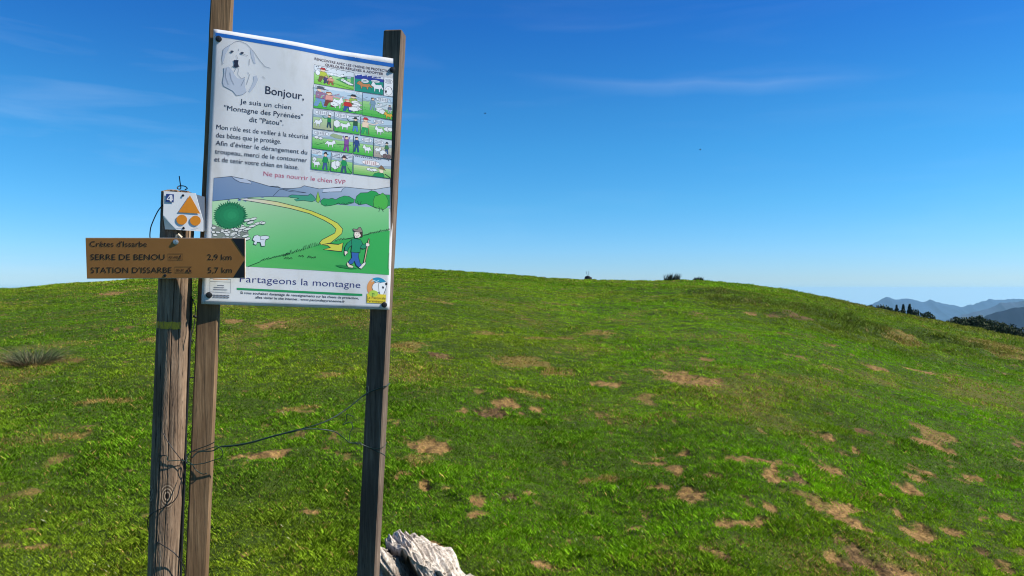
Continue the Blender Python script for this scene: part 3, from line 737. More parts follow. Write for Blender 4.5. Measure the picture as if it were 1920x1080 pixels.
    P.poly([fn(.12, .72), fn(.3, .70), fn(.32, .82), fn(.18, .84)], LINE); P.line([fn(.4, .62), fn(.5, .62)], 1.2, LINE); P.line([fn(.75, .55), fn(.9, .7), fn(.85, .85)], .8, LINE)
    fn = frame([r2(155, 565), r2(908, 690), r2(898, 1035), r2(148, 930)], hz=.42)
    P.poly([fn(0, 0), fn(1, 0), fn(1, .11), fn(0, .11)], (206, 214, 222)); cap(fn, .07, .03, .95, 1.8, 26)
    man(fn, .14, .92, .80, (150, 110, 140), (110, 150, 190), arms=2, hat=(80, 90, 100)); man(fn, .32, .86, .62, (214, 150, 140), (120, 60, 50), (150, 90, 50), arms=2)
    dog(fn, .5, .88, .52, 1, .22); sheep(fn, .43, .86, .26, .45); man(fn, .82, .82, .6, (150, 180, 80), (90, 110, 60), hat=(40, 40, 40))
    for k in range(4): sheep(fn, .86+.04*(k % 2), .62+.09*k, .22, .5)
    man(fn, .70, .96, .52, (190, 40, 40), (50, 80, 150), (200, 90, 40), arms=0); sheep(fn, .83, .96, .28, .5); marks(fn, 14, 4, .7)
    fn = frame([r2(915, 695), r2(1388, 770), r3(1195, 250), r3(785, 185)], (170, 196, 216), hz=.34); cap(fn, .18, .1, .45, 1.2, 8); balloon(fn, .68, .18, .24, .10, 3)
    P.poly([fn(.3, .25), fn(.98, .3), fn(.98, .62), fn(.42, .58)], (190, 205, 212)); balloon(fn, .68, .42, .2, .06, 1)
    man(fn, .34, .72, .55, (120, 150, 170), (120, 150, 170), arms=0); sheep(fn, .58, .82, .3, .6); sheep(fn, .66, .86, .26, .6); man(fn, .9, .72, .34, (100, 110, 130), (170, 180, 190)); dog(fn, .86, .98, .3, -1, .5, (214, 170, 60)); marks(fn, 12, 5)
    fn = frame([r3(125, 100), r3(405, 140), r3(393, 400), r3(115, 365)], (196, 206, 216), (170, 200, 150), (165, 175, 140)); balloon(fn, .5, .15, .42, .12, 3); dog(fn, .26, .88, .45, 1, .42); man(fn, .78, .88, .66, (24, 130, 74), (30, 70, 90), arms=2, flip=-1)
    fn = frame([r3(412, 142), r3(760, 190), r3(750, 450), r3(405, 402)], (196, 206, 216)); balloon(fn, .32, .16, .26, .11, 3); dog(fn, .42, .86, .42, 1, .5); sheep(fn, .1, .88, .5, .35); man(fn, .82, .88, .68, (36, 84, 60), (80, 130, 190), arms=2, flip=-1, hat=(40, 60, 50)); P.line([fn(.55, .12), fn(.96, .06)], 1.1, LINE)
    fn = frame([r3(772, 200), r3(1193, 262), r3(1188, 518), r3(765, 455)]); balloon(fn, .56, .16, .17, .10, 3); man(fn, .14, .92, .80, (232, 205, 180), (40, 160, 90), (190, 60, 50), arms=2, hat=(190, 50, 50)); dog(fn, .58, .84, .46, -1, .3); sheep(fn, .84, .66, .3, .5); sheep(fn, .94, .62, .26, .5); P.line([fn(.22, .45), fn(.25, .92)], .9, (120, 80, 50)); marks(fn, 10, 8)
    fn = frame([r3(115, 378), r3(662, 455), r3(655, 705), r3(108, 635)], (198, 208, 218)); balloon(fn, .22, .15, .18, .11, 3); P.shape([fn(.42, .2), fn(.5, .08), fn(.75, .14), fn(.72, .32), fn(.55, .30)], (150, 170, 130), .5); dog(fn, .45, .82, .40, 1, .32); sheep(fn, .1, .5, .2, .4); sheep(fn, .2, .52, .18, .4)
    man(fn, .84, .94, .80, (132, 74, 150), (120, 64, 140), arms=1, asp=.3); P.line([fn(.1, .8), fn(.3, .62)], .7, LINE); P.line([fn(.6, .62), fn(.95, .58)], .8, LINE); marks(fn, 10, 9)
    fn = frame([r3(672, 455), r3(938, 492), r3(930, 748), r3(665, 708)]); balloon(fn, .66, .17, .26, .12, 3); man(fn, .15, .9, .80, (40, 70, 130), (40, 70, 130), (30, 30, 30)); dog(fn, .68, .86, .44, -1, .5); marks(fn, 6, 10)
    fn = frame([r3(945, 495), r3(1187, 528), r3(1180, 778), r3(940, 750)], (196, 206, 214), (186, 190, 170), (160, 150, 140)); balloon(fn, .3, .18, .24, .11, 3); man(fn, .72, .78, .6, (60, 120, 70), (50, 80, 130), hat=(40, 60, 70)); dog(fn, .24, .8, .4, 1, .45); sheep(fn, .52, .96, .4, .6); P.ell(*fn(.62, .88), 4, 4, (110, 90, 90)); P.ell(*fn(.85, .9), 4, 4, (110, 90, 90))
    fn = frame([r3(103, 648), r3(362, 685), r3(350, 945), r3(95, 915)], (150, 195, 220)); P.poly([fn(0, 0), fn(.55, 0), fn(.55, .24), fn(0, .24)], (214, 218, 224)); cap(fn, .06, .04, .5, 1.1, 8); cap(fn, .13, .04, .5, 1.1, 8); cap(fn, .19, .04, .4, 1.1, 7); dog(fn, .25, .9, .42, -1, .5); sheep(fn, .16, .62, .26, .6); man(fn, .72, .97, .84, (20, 140, 80), (60, 90, 140), hat=(50, 40, 40)); P.line([fn(.9, .55), fn(.95, .95)], .8, LINE)
    fn = frame([r3(370, 688), r3(655, 728), r3(648, 980), r3(360, 945)], (196, 206, 216)); cap(fn, .07); cap(fn, .15); cap(fn, .23, .04, .8, n=14); sheep(fn, .18, .96, .55, .45); sheep(fn, .30, .78, .4, .4); man(fn, .6, 1.0, .82, (20, 140, 80), (50, 80, 110), hat=(70, 50, 50)); P.line([fn(.78, .70), fn(.99, .98)], 1.0, LINE)
    fn = frame([r3(668, 728), r3(1178, 795), r3(1172, 1040), r3(665, 980)], (186, 200, 214), (186, 205, 150), (110, 180, 90), .48); cap(fn, .05); balloon(fn, .46, .30, .24, .14, 3, (232, 226, 226), (150, 70, 70)); sheep(fn, .42, .76, .2, .5); sheep(fn, .50, .78, .2, .5); sheep(fn, .56, .76, .2, .5)
    q = lambda x, y: fn(x, y)
    P.shape([q(.5, 1), q(.56, .84), q(.66, .76), q(.78, .76), q(.82, .86), q(.83, 1)], (20, 140, 80), .6); P.shape([q(.68, .58), q(.80, .60), q(.80, .76), q(.70, .78)], (236, 214, 190), .5); P.shape([q(.62, .53), q(.70, .46), q(.73, .34), q(.79, .42), q(.86, .62), q(.78, .56)], (130, 100, 70), .5); P.line([q(.84, .8), q(.99, .98)], 1.4, LINE)
    P.lv += 1
    for k in range(26): P.line([(583.5+2.1*k, 319.4+.32*k), (585+2.1*k, 319.6+.32*k)], .7, (110, 114, 126), False, P.lv)
    P.build('comic_strip', panel)
comic()

# --- the big landscape picture
def landscape():
    P = Print(); Z = lambda x, y: (370+x/3.725, 310+y/3.725); V = lambda x, y: (560+x/5.685, 330+y/5.685); U = lambda x, y: (390+x/5.4, 320+y/5.4)
    def mcol(x, y): 
        u = min(1, max(0, (x-400)/300)); w = min(1, max(0, (y-335)/40)); return tuple(a*(1-u)+b*u+w*c for a, b, c in zip((112, 134, 166), (172, 184, 198), (-18, -12, -6)))
    top = [(115, 88), (238, 76), (330, 95), (400, 115), (500, 145), (560, 155), (600, 161), (660, 162), (720, 156), (745, 143), (800, 155), (850, 165), (920, 160), (1000, 152), (1035, 152), (1130, 162), (1230, 170), (1300, 158), (1352, 150)]
    P.poly([Z(*q) for q in top]+[Z(1350, 300), Z(900, 300), Z(640, 250), Z(105, 262)], mcol)
    def gcol(x, y):
        u = min(1, max(0, (x-400)/330)); w = min(1, max(0, (y-372)/125)); q = min(1, 0.30*u+0.75*w); return tuple(a*(1-q)+b*q for a, b in zip((172, 204, 166), (62, 174, 86)))
    Lx = lambda y: 115-(y-88)*0.048
    gl_ = [(108, 250), (240, 235), (300, 230), (400, 222), (500, 219), (640, 222), (760, 240), (900, 270), (1100, 285), (1348, 300), (1341, 520), (1333, 765), (850, 735), (355, 707), (90, 694), (97, 480)]
    # split into vertical slices so the printed gradient runs smoothly
    topl = gl_[:10]
    def ty(x): return np.interp(x, [q[0] for q in topl], [q[1] for q in topl])
    def by(x): return np.interp(x, [90, 355, 850, 1333], [694, 707, 735, 765])
    xs_ = np.linspace(104, 1338, 22); P.lv += 1
    for k in range(21):
        xa, xb = xs_[k], xs_[k+1]
        for j in range(10):
            f0, f1 = j/10, (j+1)/10
            pts = [(xa, ty(xa)*(1-f0)+by(xa)*f0), (xb, ty(xb)*(1-f0)+by(xb)*f0), (xb, ty(xb)*(1-f1)+by(xb)*f1), (xa, ty(xa)*(1-f1)+by(xa)*f1)]
            P.poly([Z(*q) for q in pts], gcol, P.lv)
    P.line([Z(*q) for q in topl[:7]], .9, LINE)
    P.line([Z(*q) for q in top], .9, LINE)
    for st in (((238, 76), (262, 100), (300, 118), (345, 124), (378, 130), (372, 112), (325, 93)), ((500, 145), (560, 147), (585, 160), (572, 172), (600, 165), (760, 193), (640, 182), (590, 166)), ((570, 172), (530, 213)), ((870, 192), (920, 186), (1005, 186), (1012, 168), (1035, 153), (920, 160))):
        P.line([Z(*q) for q in st], .8, LINE)
    P.poly([Z(*q) for q in ((242, 80), (300, 94), (335, 93), (376, 116), (374, 128), (340, 122), (300, 116))], (176, 186, 204))
    P.poly([Z(*q) for q in ((875, 188), (1000, 182), (1010, 165), (1030, 154), (920, 163), (880, 168))], (190, 198, 214))
    # foreground meadow
    P.poly([Z(*q) for q in ((355, 707), (450, 668), (600, 628), (760, 580), (860, 552), (1010, 522), (1160, 488), (1345, 455), (1333, 765), (850, 735))], lambda x, y: (52, 166, 80) if x > 600 else (80, 172, 90))
    # path
    pth = [(290, 237), (350, 231), (450, 238), (560, 255), (700, 290), (800, 320), (900, 362), (980, 405), (1015, 445), (1008, 478), (970, 510), (930, 542), (868, 556), (850, 545), (870, 520), (912, 498), (960, 473), (968, 445), (938, 415), (880, 382), (780, 337), (650, 302), (520, 276), (400, 255)]
    def pcol(x, y): 
        w = min(1, max(0, (x-480)/90)); return tuple(a*(1-w)+b*w for a, b in zip((214, 206, 206), (204, 204, 78)))
    P.poly([Z(*q) for q in pth], pcol); P.line([Z(*q) for q in pth[1:13]], 1.1, LINE); P.line([Z(*q) for q in pth[13:]+[pth[0]]], 1.1, LINE)
    P.shape([Z(*q) for q in ((868, 555), (920, 545), (958, 550), (985, 552), (1018, 541), (1008, 603), (940, 596), (878, 588), (930, 573), (912, 562))], (204, 204, 78), 1.7)
    # hedge of trees
    P.shape([Z(*q) for q in ((635, 216), (660, 206), (720, 210), (770, 212), (790, 198), (808, 212), (830, 240), (800, 256), (740, 246), (690, 250), (675, 238), (710, 230), (650, 226))], (64, 150, 122), .8)
    P.shape([Z(*q) for q in ((842, 180), (850, 215), (858, 240), (845, 264), (828, 250), (832, 215))], (140, 190, 70), .8)
    P.shape([Z(*q) for q in ((858, 250), (880, 232), (915, 236), (940, 230), (965, 240), (990, 226), (1025, 214), (1060, 218), (1098, 240), (1090, 262), (1040, 276), (980, 270), (930, 282), (890, 286), (865, 272))], (40, 150, 84), .8)
    P.shape([Z(*q) for q in ((1098, 258), (1112, 215), (1140, 192), (1190, 190), (1215, 176), (1250, 184), (1268, 202), (1345, 206), (1346, 280), (1250, 300), (1180, 268), (1130, 276))], (34, 150, 72), .8)
    P.shape([Z(*q) for q in ((1228, 250), (1240, 215), (1275, 205), (1295, 192), (1318, 210), (1334, 245), (1330, 290), (1300, 310), (1262, 300), (1232, 288))], (70, 170, 66), .8)
    for st in (((1268, 325), (1276, 295), (1262, 288)), ((1300, 325), (1286, 295)), ((1118, 250), (1128, 278)), ((1145, 250), (1135, 278)), ((970, 270), (985, 262), (1000, 274), (1015, 262), (1035, 272), (1060, 258), (1090, 264)), ((895, 286), (900, 272))):
        P.line([Z(*q) for q in st], .9, LINE)
    # spiky bush
    n = 84; pts = []
    for k in range(n):
        an = 2*PI*k/n; rr_ = 1.0+.05*math.sin(k*2.3) if k % 2 else 0.85+0.04*math.sin(k*3)
        pts.append(U(222+(178 if math.cos(an) > 0 else 168)*rr_*math.cos(an), 455+148*rr_*math.sin(an)))
    P.shape(pts, (26, 116, 72), .7, (16, 40, 34)); P.lv += 1
    c0 = U(240, 450)
    for k, (rr_, cc) in enumerate((((.72), (28, 122, 76)), ((.5), (32, 130, 82)), ((.28), (38, 138, 88)))):
        P.poly([(c0[0]+31*rr_*math.cos(2*PI*j/20), c0[1]+25*rr_*math.sin(2*PI*j/20)) for j in range(20)], cc)
    rs = random.Random(5)
    for k in range(40):
        an = rs.uniform(0, 2*PI); q = rs.uniform(.8, .93); x, y = 222+170*q*math.cos(an), 455+140*q*math.sin(an)
        P.line([U(x, y), U(x+rs.uniform(-14, 14), y+rs.uniform(8, 18))], .7, (18, 60, 44))
    # flock
    P.poly([U(*q) for q in ((45, 540), (160, 590), (300, 590), (400, 560), (410, 640), (360, 680), (40, 680))], (120, 128, 118))
    for k in range(34):
        x = rs.uniform(50, 385); y = 560+rs.uniform(0, 110)+(0 if x < 150 or x > 300 else 25)
        P.ell(*U(x, y), rs.uniform(3.2, 5.4), rs.uniform(1.8, 2.8), (208, 210, 206) if rs.random() < .75 else (150, 154, 150), .6, LINE, 9, rs.uniform(-.5, .3))
    for x, y in ((400, 500), (460, 488), (430, 525), (500, 535), (540, 525), (450, 560), (400, 590), (350, 580), (560, 530), (380, 660), (395, 690)):
        P.ell(*U(x, y), 7 if x < 520 else 4.5, 2.5, (208, 214, 208), .75, LINE, 10, -.25)
    # white dog
    P.shape([Z(*q) for q in ((385, 520), (398, 492), (420, 486), (440, 496), (458, 492), (480, 490), (502, 497), (498, 512), (478, 518), (472, 540), (474, 562), (448, 566), (440, 538), (418, 536), (412, 556), (392, 550), (400, 530))], (206, 214, 222), .9)
    P.line([Z(*q) for q in ((442, 500), (440, 518), (468, 520))], .8, LINE)
    # grass strokes
    def scrib(x0, y0, x1, y1, n, amp, seed):
        rs2 = random.Random(seed); pts = []
        for k in range(n+1):
            u = k/n; pts.append(Z(x0+(x1-x0)*u+rs2.uniform(-4, 4), y0+(y1-y0)*u-(amp if k % 2 else 0)*rs2.uniform(.3, 1)))
        P.line(pts, 1.15, (14, 30, 24))
    P.line([Z(355, 706), Z(440, 672)], .8, (22, 44, 34)); scrib(445, 668, 640, 618, 26, 16, 1); scrib(600, 636, 860, 553, 34, 30, 2); scrib(610, 652, 660, 652, 6, 14, 3); scrib(710, 632, 740, 640, 4, 12, 4); scrib(770, 645, 830, 646, 8, 16, 5)
    scrib(960, 530, 1030, 516, 8, 14, 6); P.line([Z(1030, 515), Z(1095, 503)], .9, (22, 44, 34)); P.line([Z(1160, 487), Z(1200, 480)], .9, (22, 44, 34)); scrib(1195, 480, 1345, 452, 22, 18, 7)
    # walking man
    def sh(pts, col, wd=.95): P.shape([V(*q) for q in pts], col, wd)
    P.poly([V(*q) for q in ((390, 950), (450, 945), (540, 965), (640, 985), (560, 990), (440, 972))], (36, 128, 64))
    sh(((520, 915), (510, 940), (530, 975), (575, 980), (585, 960), (548, 945)), (226, 214, 190)); sh(((640, 978), (660, 950), (700, 918), (716, 922), (710, 945), (668, 990)), (222, 222, 214))
    sh(((562, 812), (640, 820), (636, 860), (655, 930), (668, 950), (640, 975), (612, 952), (594, 905), (575, 935), (540, 942), (528, 916), (566, 870)), (50, 98, 168))
    sh(((735, 705), (748, 664), (756, 668), (748, 712), (708, 915), (692, 920), (726, 745)), (206, 180, 140))
    sh(((560, 682), (520, 712), (490, 760), (488, 795), (520, 800), (536, 762), (566, 740)), (30, 140, 100)); sh(((664, 690), (690, 732), (714, 722), (718, 764), (690, 778), (655, 768)), (30, 140, 100))
    sh(((560, 676), (600, 668), (660, 680), (682, 722), (655, 762), (655, 815), (600, 818), (558, 808), (566, 740)), (30, 140, 100))
    sh(((486, 800), (516, 802), (524, 822), (508, 832), (498, 850), (488, 834)), (236, 222, 208)); sh(((716, 712), (750, 716), (758, 738), (738, 756), (716, 748)), (236, 222, 208))
    sh(((594, 596), (655, 600), (664, 640), (640, 660), (600, 660), (590, 630)), (238, 224, 210)); sh(((648, 600), (680, 604), (680, 650), (662, 655), (665, 622), (650, 620)), (70, 50, 42), .6)
    sh(((577, 562), (625, 570), (640, 548), (656, 545), (672, 570), (682, 600), (650, 600), (610, 596), (585, 586)), (140, 128, 118))
    P.line([V(604, 636), V(620, 644), (V(640, 632))], .7, LINE); P.line([V(612, 610), V(614, 620)], .9, LINE); P.line([V(632, 610), V(634, 620)], .9, LINE)
    P.lv += 1
    for k in range(24): P.line([(729.4+k*-.055, 474+1.25*k), (729.4+k*-.055, 474.9+1.25*k)], .9, (150, 156, 150), False, P.lv)
    P.build('landscape_picture', panel)
landscape()
# --- round emblem
P = Print(); G = lambda x, y: (370+x/5.053, 490+y/5.053)
def arc(cx, cy, r0, r1, a0, a1, n=16): return [G(cx+r1*math.cos(a0+(a1-a0)*k/n), cy-r1*math.sin(a0+(a1-a0)*k/n)) for k in range(n+1)]+[G(cx+r0*math.cos(a1+(a0-a1)*k/n), cy-r0*math.sin(a1+(a0-a1)*k/n)) for k in range(n+1)]
P.poly(arc(1705, 250, 42, 98, 2.0, 3.9), (214, 150, 92)); P.poly(arc(1705, 250, 40, 98, 0.55, 2.05), (34, 140, 176))
P.line([G(1650, 190), G(1675, 180), G(1695, 192), G(1720, 180)], 1.3, (190, 220, 226))
P.ell(*G(1710, 245), 11, 9.5, (226, 230, 232), .6, LINE); P.shape([G(*q) for q in ((1715, 210), (1745, 200), (1790, 195), (1795, 225), (1780, 270), (1760, 320), (1735, 325), (1720, 280))], (230, 233, 235), .6)
P.poly([G(*q) for q in ((1775, 210), (1800, 200), (1798, 225), (1782, 228))], LINE); P.poly([G(*q) for q in ((1750, 236), (1768, 240), (1764, 258), (1750, 256))], LINE); P.line([G(1785, 260), G(1765, 310)], .8, LINE)
P.poly([G(*q) for q in ((1606, 304), (1786, 315), (1782, 400), (1602, 392))], (216, 196, 52)); P.ell(*G(1668, 305), 8.6, 6.2, (172, 200, 76), 0)
P.line([G(1656, 302), G(1656, 334)], .9, (60, 110, 60)); P.line([G(1656, 303), G(1676, 306), G(1674, 318), G(1657, 318)], .9, (60, 110, 60))
P.text('La Pastorale', G(1608, 352), G(1782, 362), 4.7, (120, 96, 40), -.004); P.text('Pyrénéenne', G(1606, 384), G(1778, 393), 4.7, (120, 96, 40), -.004)
P.build('emblem', panel)
def disc_bolt(name, c, nrm, r, parent, mat, h=0.006, label=None):
    bm = bmesh.new(); c = Vector(c); nrm = Vector(nrm).normalized(); x = nrm.orthogonal().normalized(); y = nrm.cross(x)
    prof = [(r, 0), (r, h*.4), (r*.86, h*.55), (r*.62, h*.55), (r*.55, h), (r*.2, h*1.05), (r*.16, h*.7)]
    rings = [[bm.verts.new(c+nrm*hh+(x*math.cos(2*PI*k/16)+y*math.sin(2*PI*k/16))*rr_) for k in range(16)] for rr_, hh in prof]
    for a_, b_ in zip(rings[:-1], rings[1:]):
        for k in range(16): bm.faces.new((a_[k], a_[(k+1) % 16], b_[(k+1) % 16], b_[k]))
    bm.faces.new(rings[-1])
    o = from_bm(name, bm, mat, parent)
    if label: o['label'] = label
    return o
for qx, qy in ((410, 73), (735.5, 131), (720, 571.5), (392, 553)):
    u, v = px_uv(qx, qy); disc_bolt('bolt', panel_pt(u, v, 0.0005), PN, 0.011, panel, M_bolt, 0.008)

# ------------------------------------------------------------------ the round waymark post with its two plates
RD = 2.72
p_b = px3(308, 1080, RD); p_t = px3(335.5, 366, RD); axn = (p_t-p_b).normalized()
p_b = p_b-axn*(p_b.z-gh(p_b.x, p_b.y)+0.3)/axn.z
way = empty('waymark_post', (p_b.x, p_b.y, gh(p_b.x, p_b.y)))
tag(way, 'weathered round wooden post carrying a brown direction sign and a small white plaque', 'signpost')
def pt_on_axis(z): return p_b+axn*((z-p_b.z)/axn.z)
KN = []
for kx, ky, kr in ((325.5, 923, 0.030), (292, 920, 0.024)):
    q = px3(kx, ky, RD); c = pt_on_axis(q.z); dxx = q.x-c.x; KN.append((Vector((q.x, c.y-math.sqrt(max(0.0, 0.056**2-dxx**2)), q.z)), kr))
M_round = wood_mat('weathered_round_wood', (0.080, 0.048, 0.028), (0.22, 0.142, 0.088), (0.46, 0.335, 0.225), 0.95, KN)
bm = bmesh.new(); rows = []; nseg, nrow = 72, 190; Ltot = (p_t-p_b).length
ex = Vector((1, 0, 0)); ey = axn.cross(ex).normalized(); ex = ey.cross(axn).normalized()
def post_r(th, z):
    g = 0
    for (th0, wd, dp, zz) in ((-1.80, .030, .010, 0.0), (-1.15, .022, .006, .4), (-2.25, .02, .006, .9), (-0.72, .02, .005, .2), (-1.50, .014, .005, .7)):
        w_ = th0+0.10*math.sin(z*2.3+zz*5)+0.04*math.sin(z*7+zz)
        g += dp*math.exp(-((th-w_)/wd)**2)*(0.55+0.45*math.sin(z*3.1+zz*9))
    return 0.0565+0.0016*math.sin(th*3+z*2)+0.0012*math.sin(th*7-z*5)-g
TH = np.array([-PI+2*PI*k/nseg for k in range(nseg)])
TH = np.sort(np.concatenate([np.linspace(-PI, -2.6, 8, endpoint=False), np.linspace(-2.6, -0.4, 130, endpoint=False), np.linspace(-0.4, PI, 22, endpoint=False)])); nseg = len(TH)
for k in range(nrow+1):
    s = k/nrow*Ltot; c = p_b+axn*s; row = []
    for th in TH:
        r_ = post_r(th, s)+random.uniform(-.0004, .0004)
        dz = 0.012*vnoise(np.array([th*6.0]), np.array([3.0]), 9)[0] if k == nrow else 0
        row.append(bm.verts.new(c+(ex*math.cos(th)+ey*math.sin(th))*r_+axn*dz))
    rows.append(row)
topc = bm.verts.new(p_t+axn*0.016)
inner = [bm.verts.new(p_t+axn*(0.012+random.uniform(-.004, .004))+(ex*math.cos(th)+ey*math.sin(th))*0.04) for th in TH]
rows.append(inner)
for a_, b_ in zip(rows[:-1], rows[1:]):
    for k in range(nseg): bm.faces.new((a_[k], a_[(k+1) % nseg], b_[(k+1) % nseg], b_[k]))
for k in range(nseg): bm.faces.new((inner[k], inner[(k+1) % nseg], topc))
bmesh.ops.recalc_face_normals(bm, faces=bm.faces)
rpost = from_bm('post', bm, M_round, way, False)
# yellow waymark paint on the front of the post
bm = bmesh.new(); prev = None
zt, zb = px3(0, 603.5, RD-.056).z, px3(0, 616.5, RD-.056).z
for k in range(41):
    th = -2.72+1.98*k/40; col_ = []
    for j in range(4):
        z = zb+(zt-zb)*j/3+(random.uniform(-.0022, .0022) if j in (0, 3) else 0); c = pt_on_axis(z)
        s = (c-p_b).length; col_.append(bm.verts.new(c+(ex*math.cos(th)+ey*math.sin(th))*(post_r(th, s)+0.0009)))
    if prev:
        for j in range(3): bm.faces.new((prev[j], col_[j], col_[j+1], prev[j+1]))
    prev = col_
bmesh.ops.recalc_face_normals(bm, faces=bm.faces)
M_yel, t, b, o = new_mat('worn_yellow_paint'); v = coords(t, 'Object', (1, 1, .3)); g = noise_node(t, v, 70, 5, .7); g2_ = noise_node(t, v, 160, 3, .7)
t.links.new(mixc(t, ramp(t, g, [(.35, (0, 0, 0)), (.47, (.95, .95, .95))]), (0.15, 0.095, 0.05, 1), ramp(t, g2_, [(.3, (.42, .27, .012)), (.7, (.66, .42, .02))])), b.inputs['Base Color']); b.inputs['Roughness'].default_value = .7
from_bm('paint_band', bm, M_yel, rpost)

# direction sign
zc = RD-0.116
def quad_plate(corners, th, bev=0.0): return corners
SC = [px3(160.3, 445.6, zc-0.004), px3(460, 446, zc+0.062), px3(460, 521.2, zc+0.062), px3(163, 522.6, zc-0.004)]
s_x = (SC[1]-SC[0]); s_n = (SC[3]-SC[0]).cross(s_x).normalized()
if s_n.y > 0: s_n = -s_n
def sgn(px, py, off):
    d = Vector(((px-960)/F, 1, (540-py)/F)); e0 = Vector((0, 0, EYE)); tt = (SC[0]-e0).dot(s_n)/d.dot(s_n); return e0+d*tt+s_n*off
M_brown = simple_mat('brown_laminate', (0.35, 0.147, 0.029), 0.5, 0, .06, 12)
M_pale = simple_mat('pale_laminate_edge', (0.62, 0.56, 0.48), 0.5)
def prism(name, pts, n_, t0, t1, mat, parent):
    bm = bmesh.new(); f_ = [bm.verts.new(Vector(p)+n_*t1) for p in pts]; k_ = [bm.verts.new(Vector(p)+n_*t0) for p in pts]
    bm.faces.new(f_); bm.faces.new(k_[::-1])
    for i in range(len(pts)): bm.faces.new((f_[i], k_[i], k_[(i+1) % len(pts)], f_[(i+1) % len(pts)]))
    bmesh.ops.recalc_face_normals(bm, faces=bm.faces); return from_bm(name, bm, mat, parent)
dsign = prism('direction_sign', [sgn(160.3, 445.6, 0), sgn(460, 446, 0), sgn(460, 521.2, 0), sgn(163, 522.6, 0)], s_n, -0.008, 0.0, M_pale, way)
dsign['label'] = 'brown direction sign pointing right'
prism('sign_face', [sgn(160.8, 446.6, 0), sgn(459, 447, 0), sgn(459, 520.5, 0), sgn(163.4, 521.8, 0)], s_n, 0.0, 0.0012, M_brown, dsign)
M_blk = simple_mat('black_laminate', (0.010, 0.009, 0.009), 0.4)
bm = bmesh.new()
for tri in (((434.5, 446.8), (459, 447), (459, 482.5)), ((459, 487.5), (459, 520.5), (437.5, 520.8))):
    vs = [bm.verts.new(sgn(x, y, 0.0018)) for x, y in tri]; bm.faces.new(vs)
from_bm('arrow_tip', bm, M_blk, dsign)
def sign_uv_text():
    global px_uv
    keep_ = px_uv
    ux = (SC[1]-SC[0]).normalized(); uz = -s_n.cross(ux) if s_n.cross(ux).z < 0 else s_n.cross(ux)
    def uvf(px, py): q = sgn(px, py, 0)-SC[0]; return q.dot(ux), q.dot(uz)
    px_uv = uvf
    K = lambda x, y: (140+x/4.5, 320+y/4.5); ink = (30, 15, 9)
    place_ = lambda u, v, off: SC[0]+ux*u+uz*v+s_n*(0.0012+off)
    for tx, a0, a1, cp in (("Crêtes d'Issarbe", (130, 641), (610, 642), 10.2), ('SERRE DE BENOU', (135, 752), (760, 752), 10.6), ('2,9 km', (1120, 752), (1325, 753), 10.6), ("STATION D'ISSARBE", (137, 863), (820, 862), 10.6), ('5,7 km', (1125, 863), (1328, 862), 10.6)):
        P = Print(); P.text(tx, K(*a0), K(*a1), cp, ink); P.build('lettering', dsign, place_)
    P = Print()
    P.line([K(787, 703), K(913, 703), K(913, 754), K(787, 754)], .75, ink, True); P.text('0h40', K(800, 741), K(872, 741), 5.0, ink)
    P.ell(*K(894, 714), .9, .9, ink, 0); P.line([K(892, 720), K(888, 733), K(881, 747)], 1.3, ink); P.line([K(888, 733), K(898, 738), K(896, 748)], 1.1, ink); P.line([K(880, 728), K(891, 722), K(901, 730)], 1.0, ink)
    P.build('time_box', dsign, place_)
    P = Print()
    P.line([K(845, 813), K(990, 812), K(990, 862), K(845, 863)], .75, ink, True); P.text('0h30', K(856, 851), K(925, 851), 5.0, ink)
    P.ell(*K(950, 847), 1.7, 1.7, (110, 66, 34), .8, ink, 10); P.ell(*K(975, 847), 1.7, 1.7, (110, 66, 34), .8, ink, 10); P.line([K(950, 847), K(960, 832), K(972, 834), K(975, 847)], .9, ink); P.line([K(956, 830), K(968, 822), K(974, 832)], 1.1, ink); P.ell(*K(976, 818), .9, .9, ink, 0)
    P.build('time_box', dsign, place_)
    px_uv = keep_
sign_uv_text()
disc_bolt('bolt', sgn(329.8, 453.8, 0.0012), s_n, 0.0095, dsign, M_galv, 0.003)
disc_bolt('bolt', sgn(309.7, 516.5, 0.0012), s_n, 0.005, dsign, M_rust, 0.0015, 'small rusty bolt')
# a splinter of pale wood above the sign
bm = bmesh.new(); tube(bm, [px3(331, 446, RD-.062), px3(331.5, 441, RD-.064), px3(334, 439, RD-.064), px3(340, 446, RD-.060)], [.006, .004, .004, .006], 5)
from_bm('splinter', bm, simple_mat('pale_splinter', (0.6, 0.48, 0.34), .8), rpost)

# trail plaque: a thin bent plate
PD = RD-0.064
def plq(x, y):                       # zoomed pixel of the plaque -> point, with its corners bent back
    X = 140+x/4.5; Y = 320+y/4.5; q = px3(X, Y, PD+(x-900)/340*0.036)
    t1 = ((x-742)*(-(490-375))-(y-375)*(-(848-742)))   # lower-left fold line
    d1 = ((y-375)*(848-742)-(x-742)*(490-375))/math.hypot(106, 115)
    if d1 > 0: q = q+Vector((0.0, 1, 0))*d1/4.5*PD/F*0.50
    d2 = ((x-1020)*(400-190)-(y-190)*(1080-1020))/math.hypot(60, 210)
    return q
def plate_grid(x0, y0, x1, y1, n=30, off=0.0, inside=lambda x, y: True):
    bm = bmesh.new(); g = [[None]*(n+1) for _ in range(n+1)]
    for j in range(n+1):
        for i in range(n+1):
            xx = x0+(x1-x0)*i/n+(4-8*j/n if i == 0 else 0); yy = y0+(y1-y0)*j/n+22*i/n
            g[j][i] = bm.verts.new(plq(xx, yy)+Vector((0, -off, 0)))
    for j in range(n):
        for i in range(n): bm.faces.new((g[j][i], g[j+1][i], g[j+1][i+1], g[j][i+1]))
    return bm
bm = plate_grid(748, 172, 1084, 492, 36)
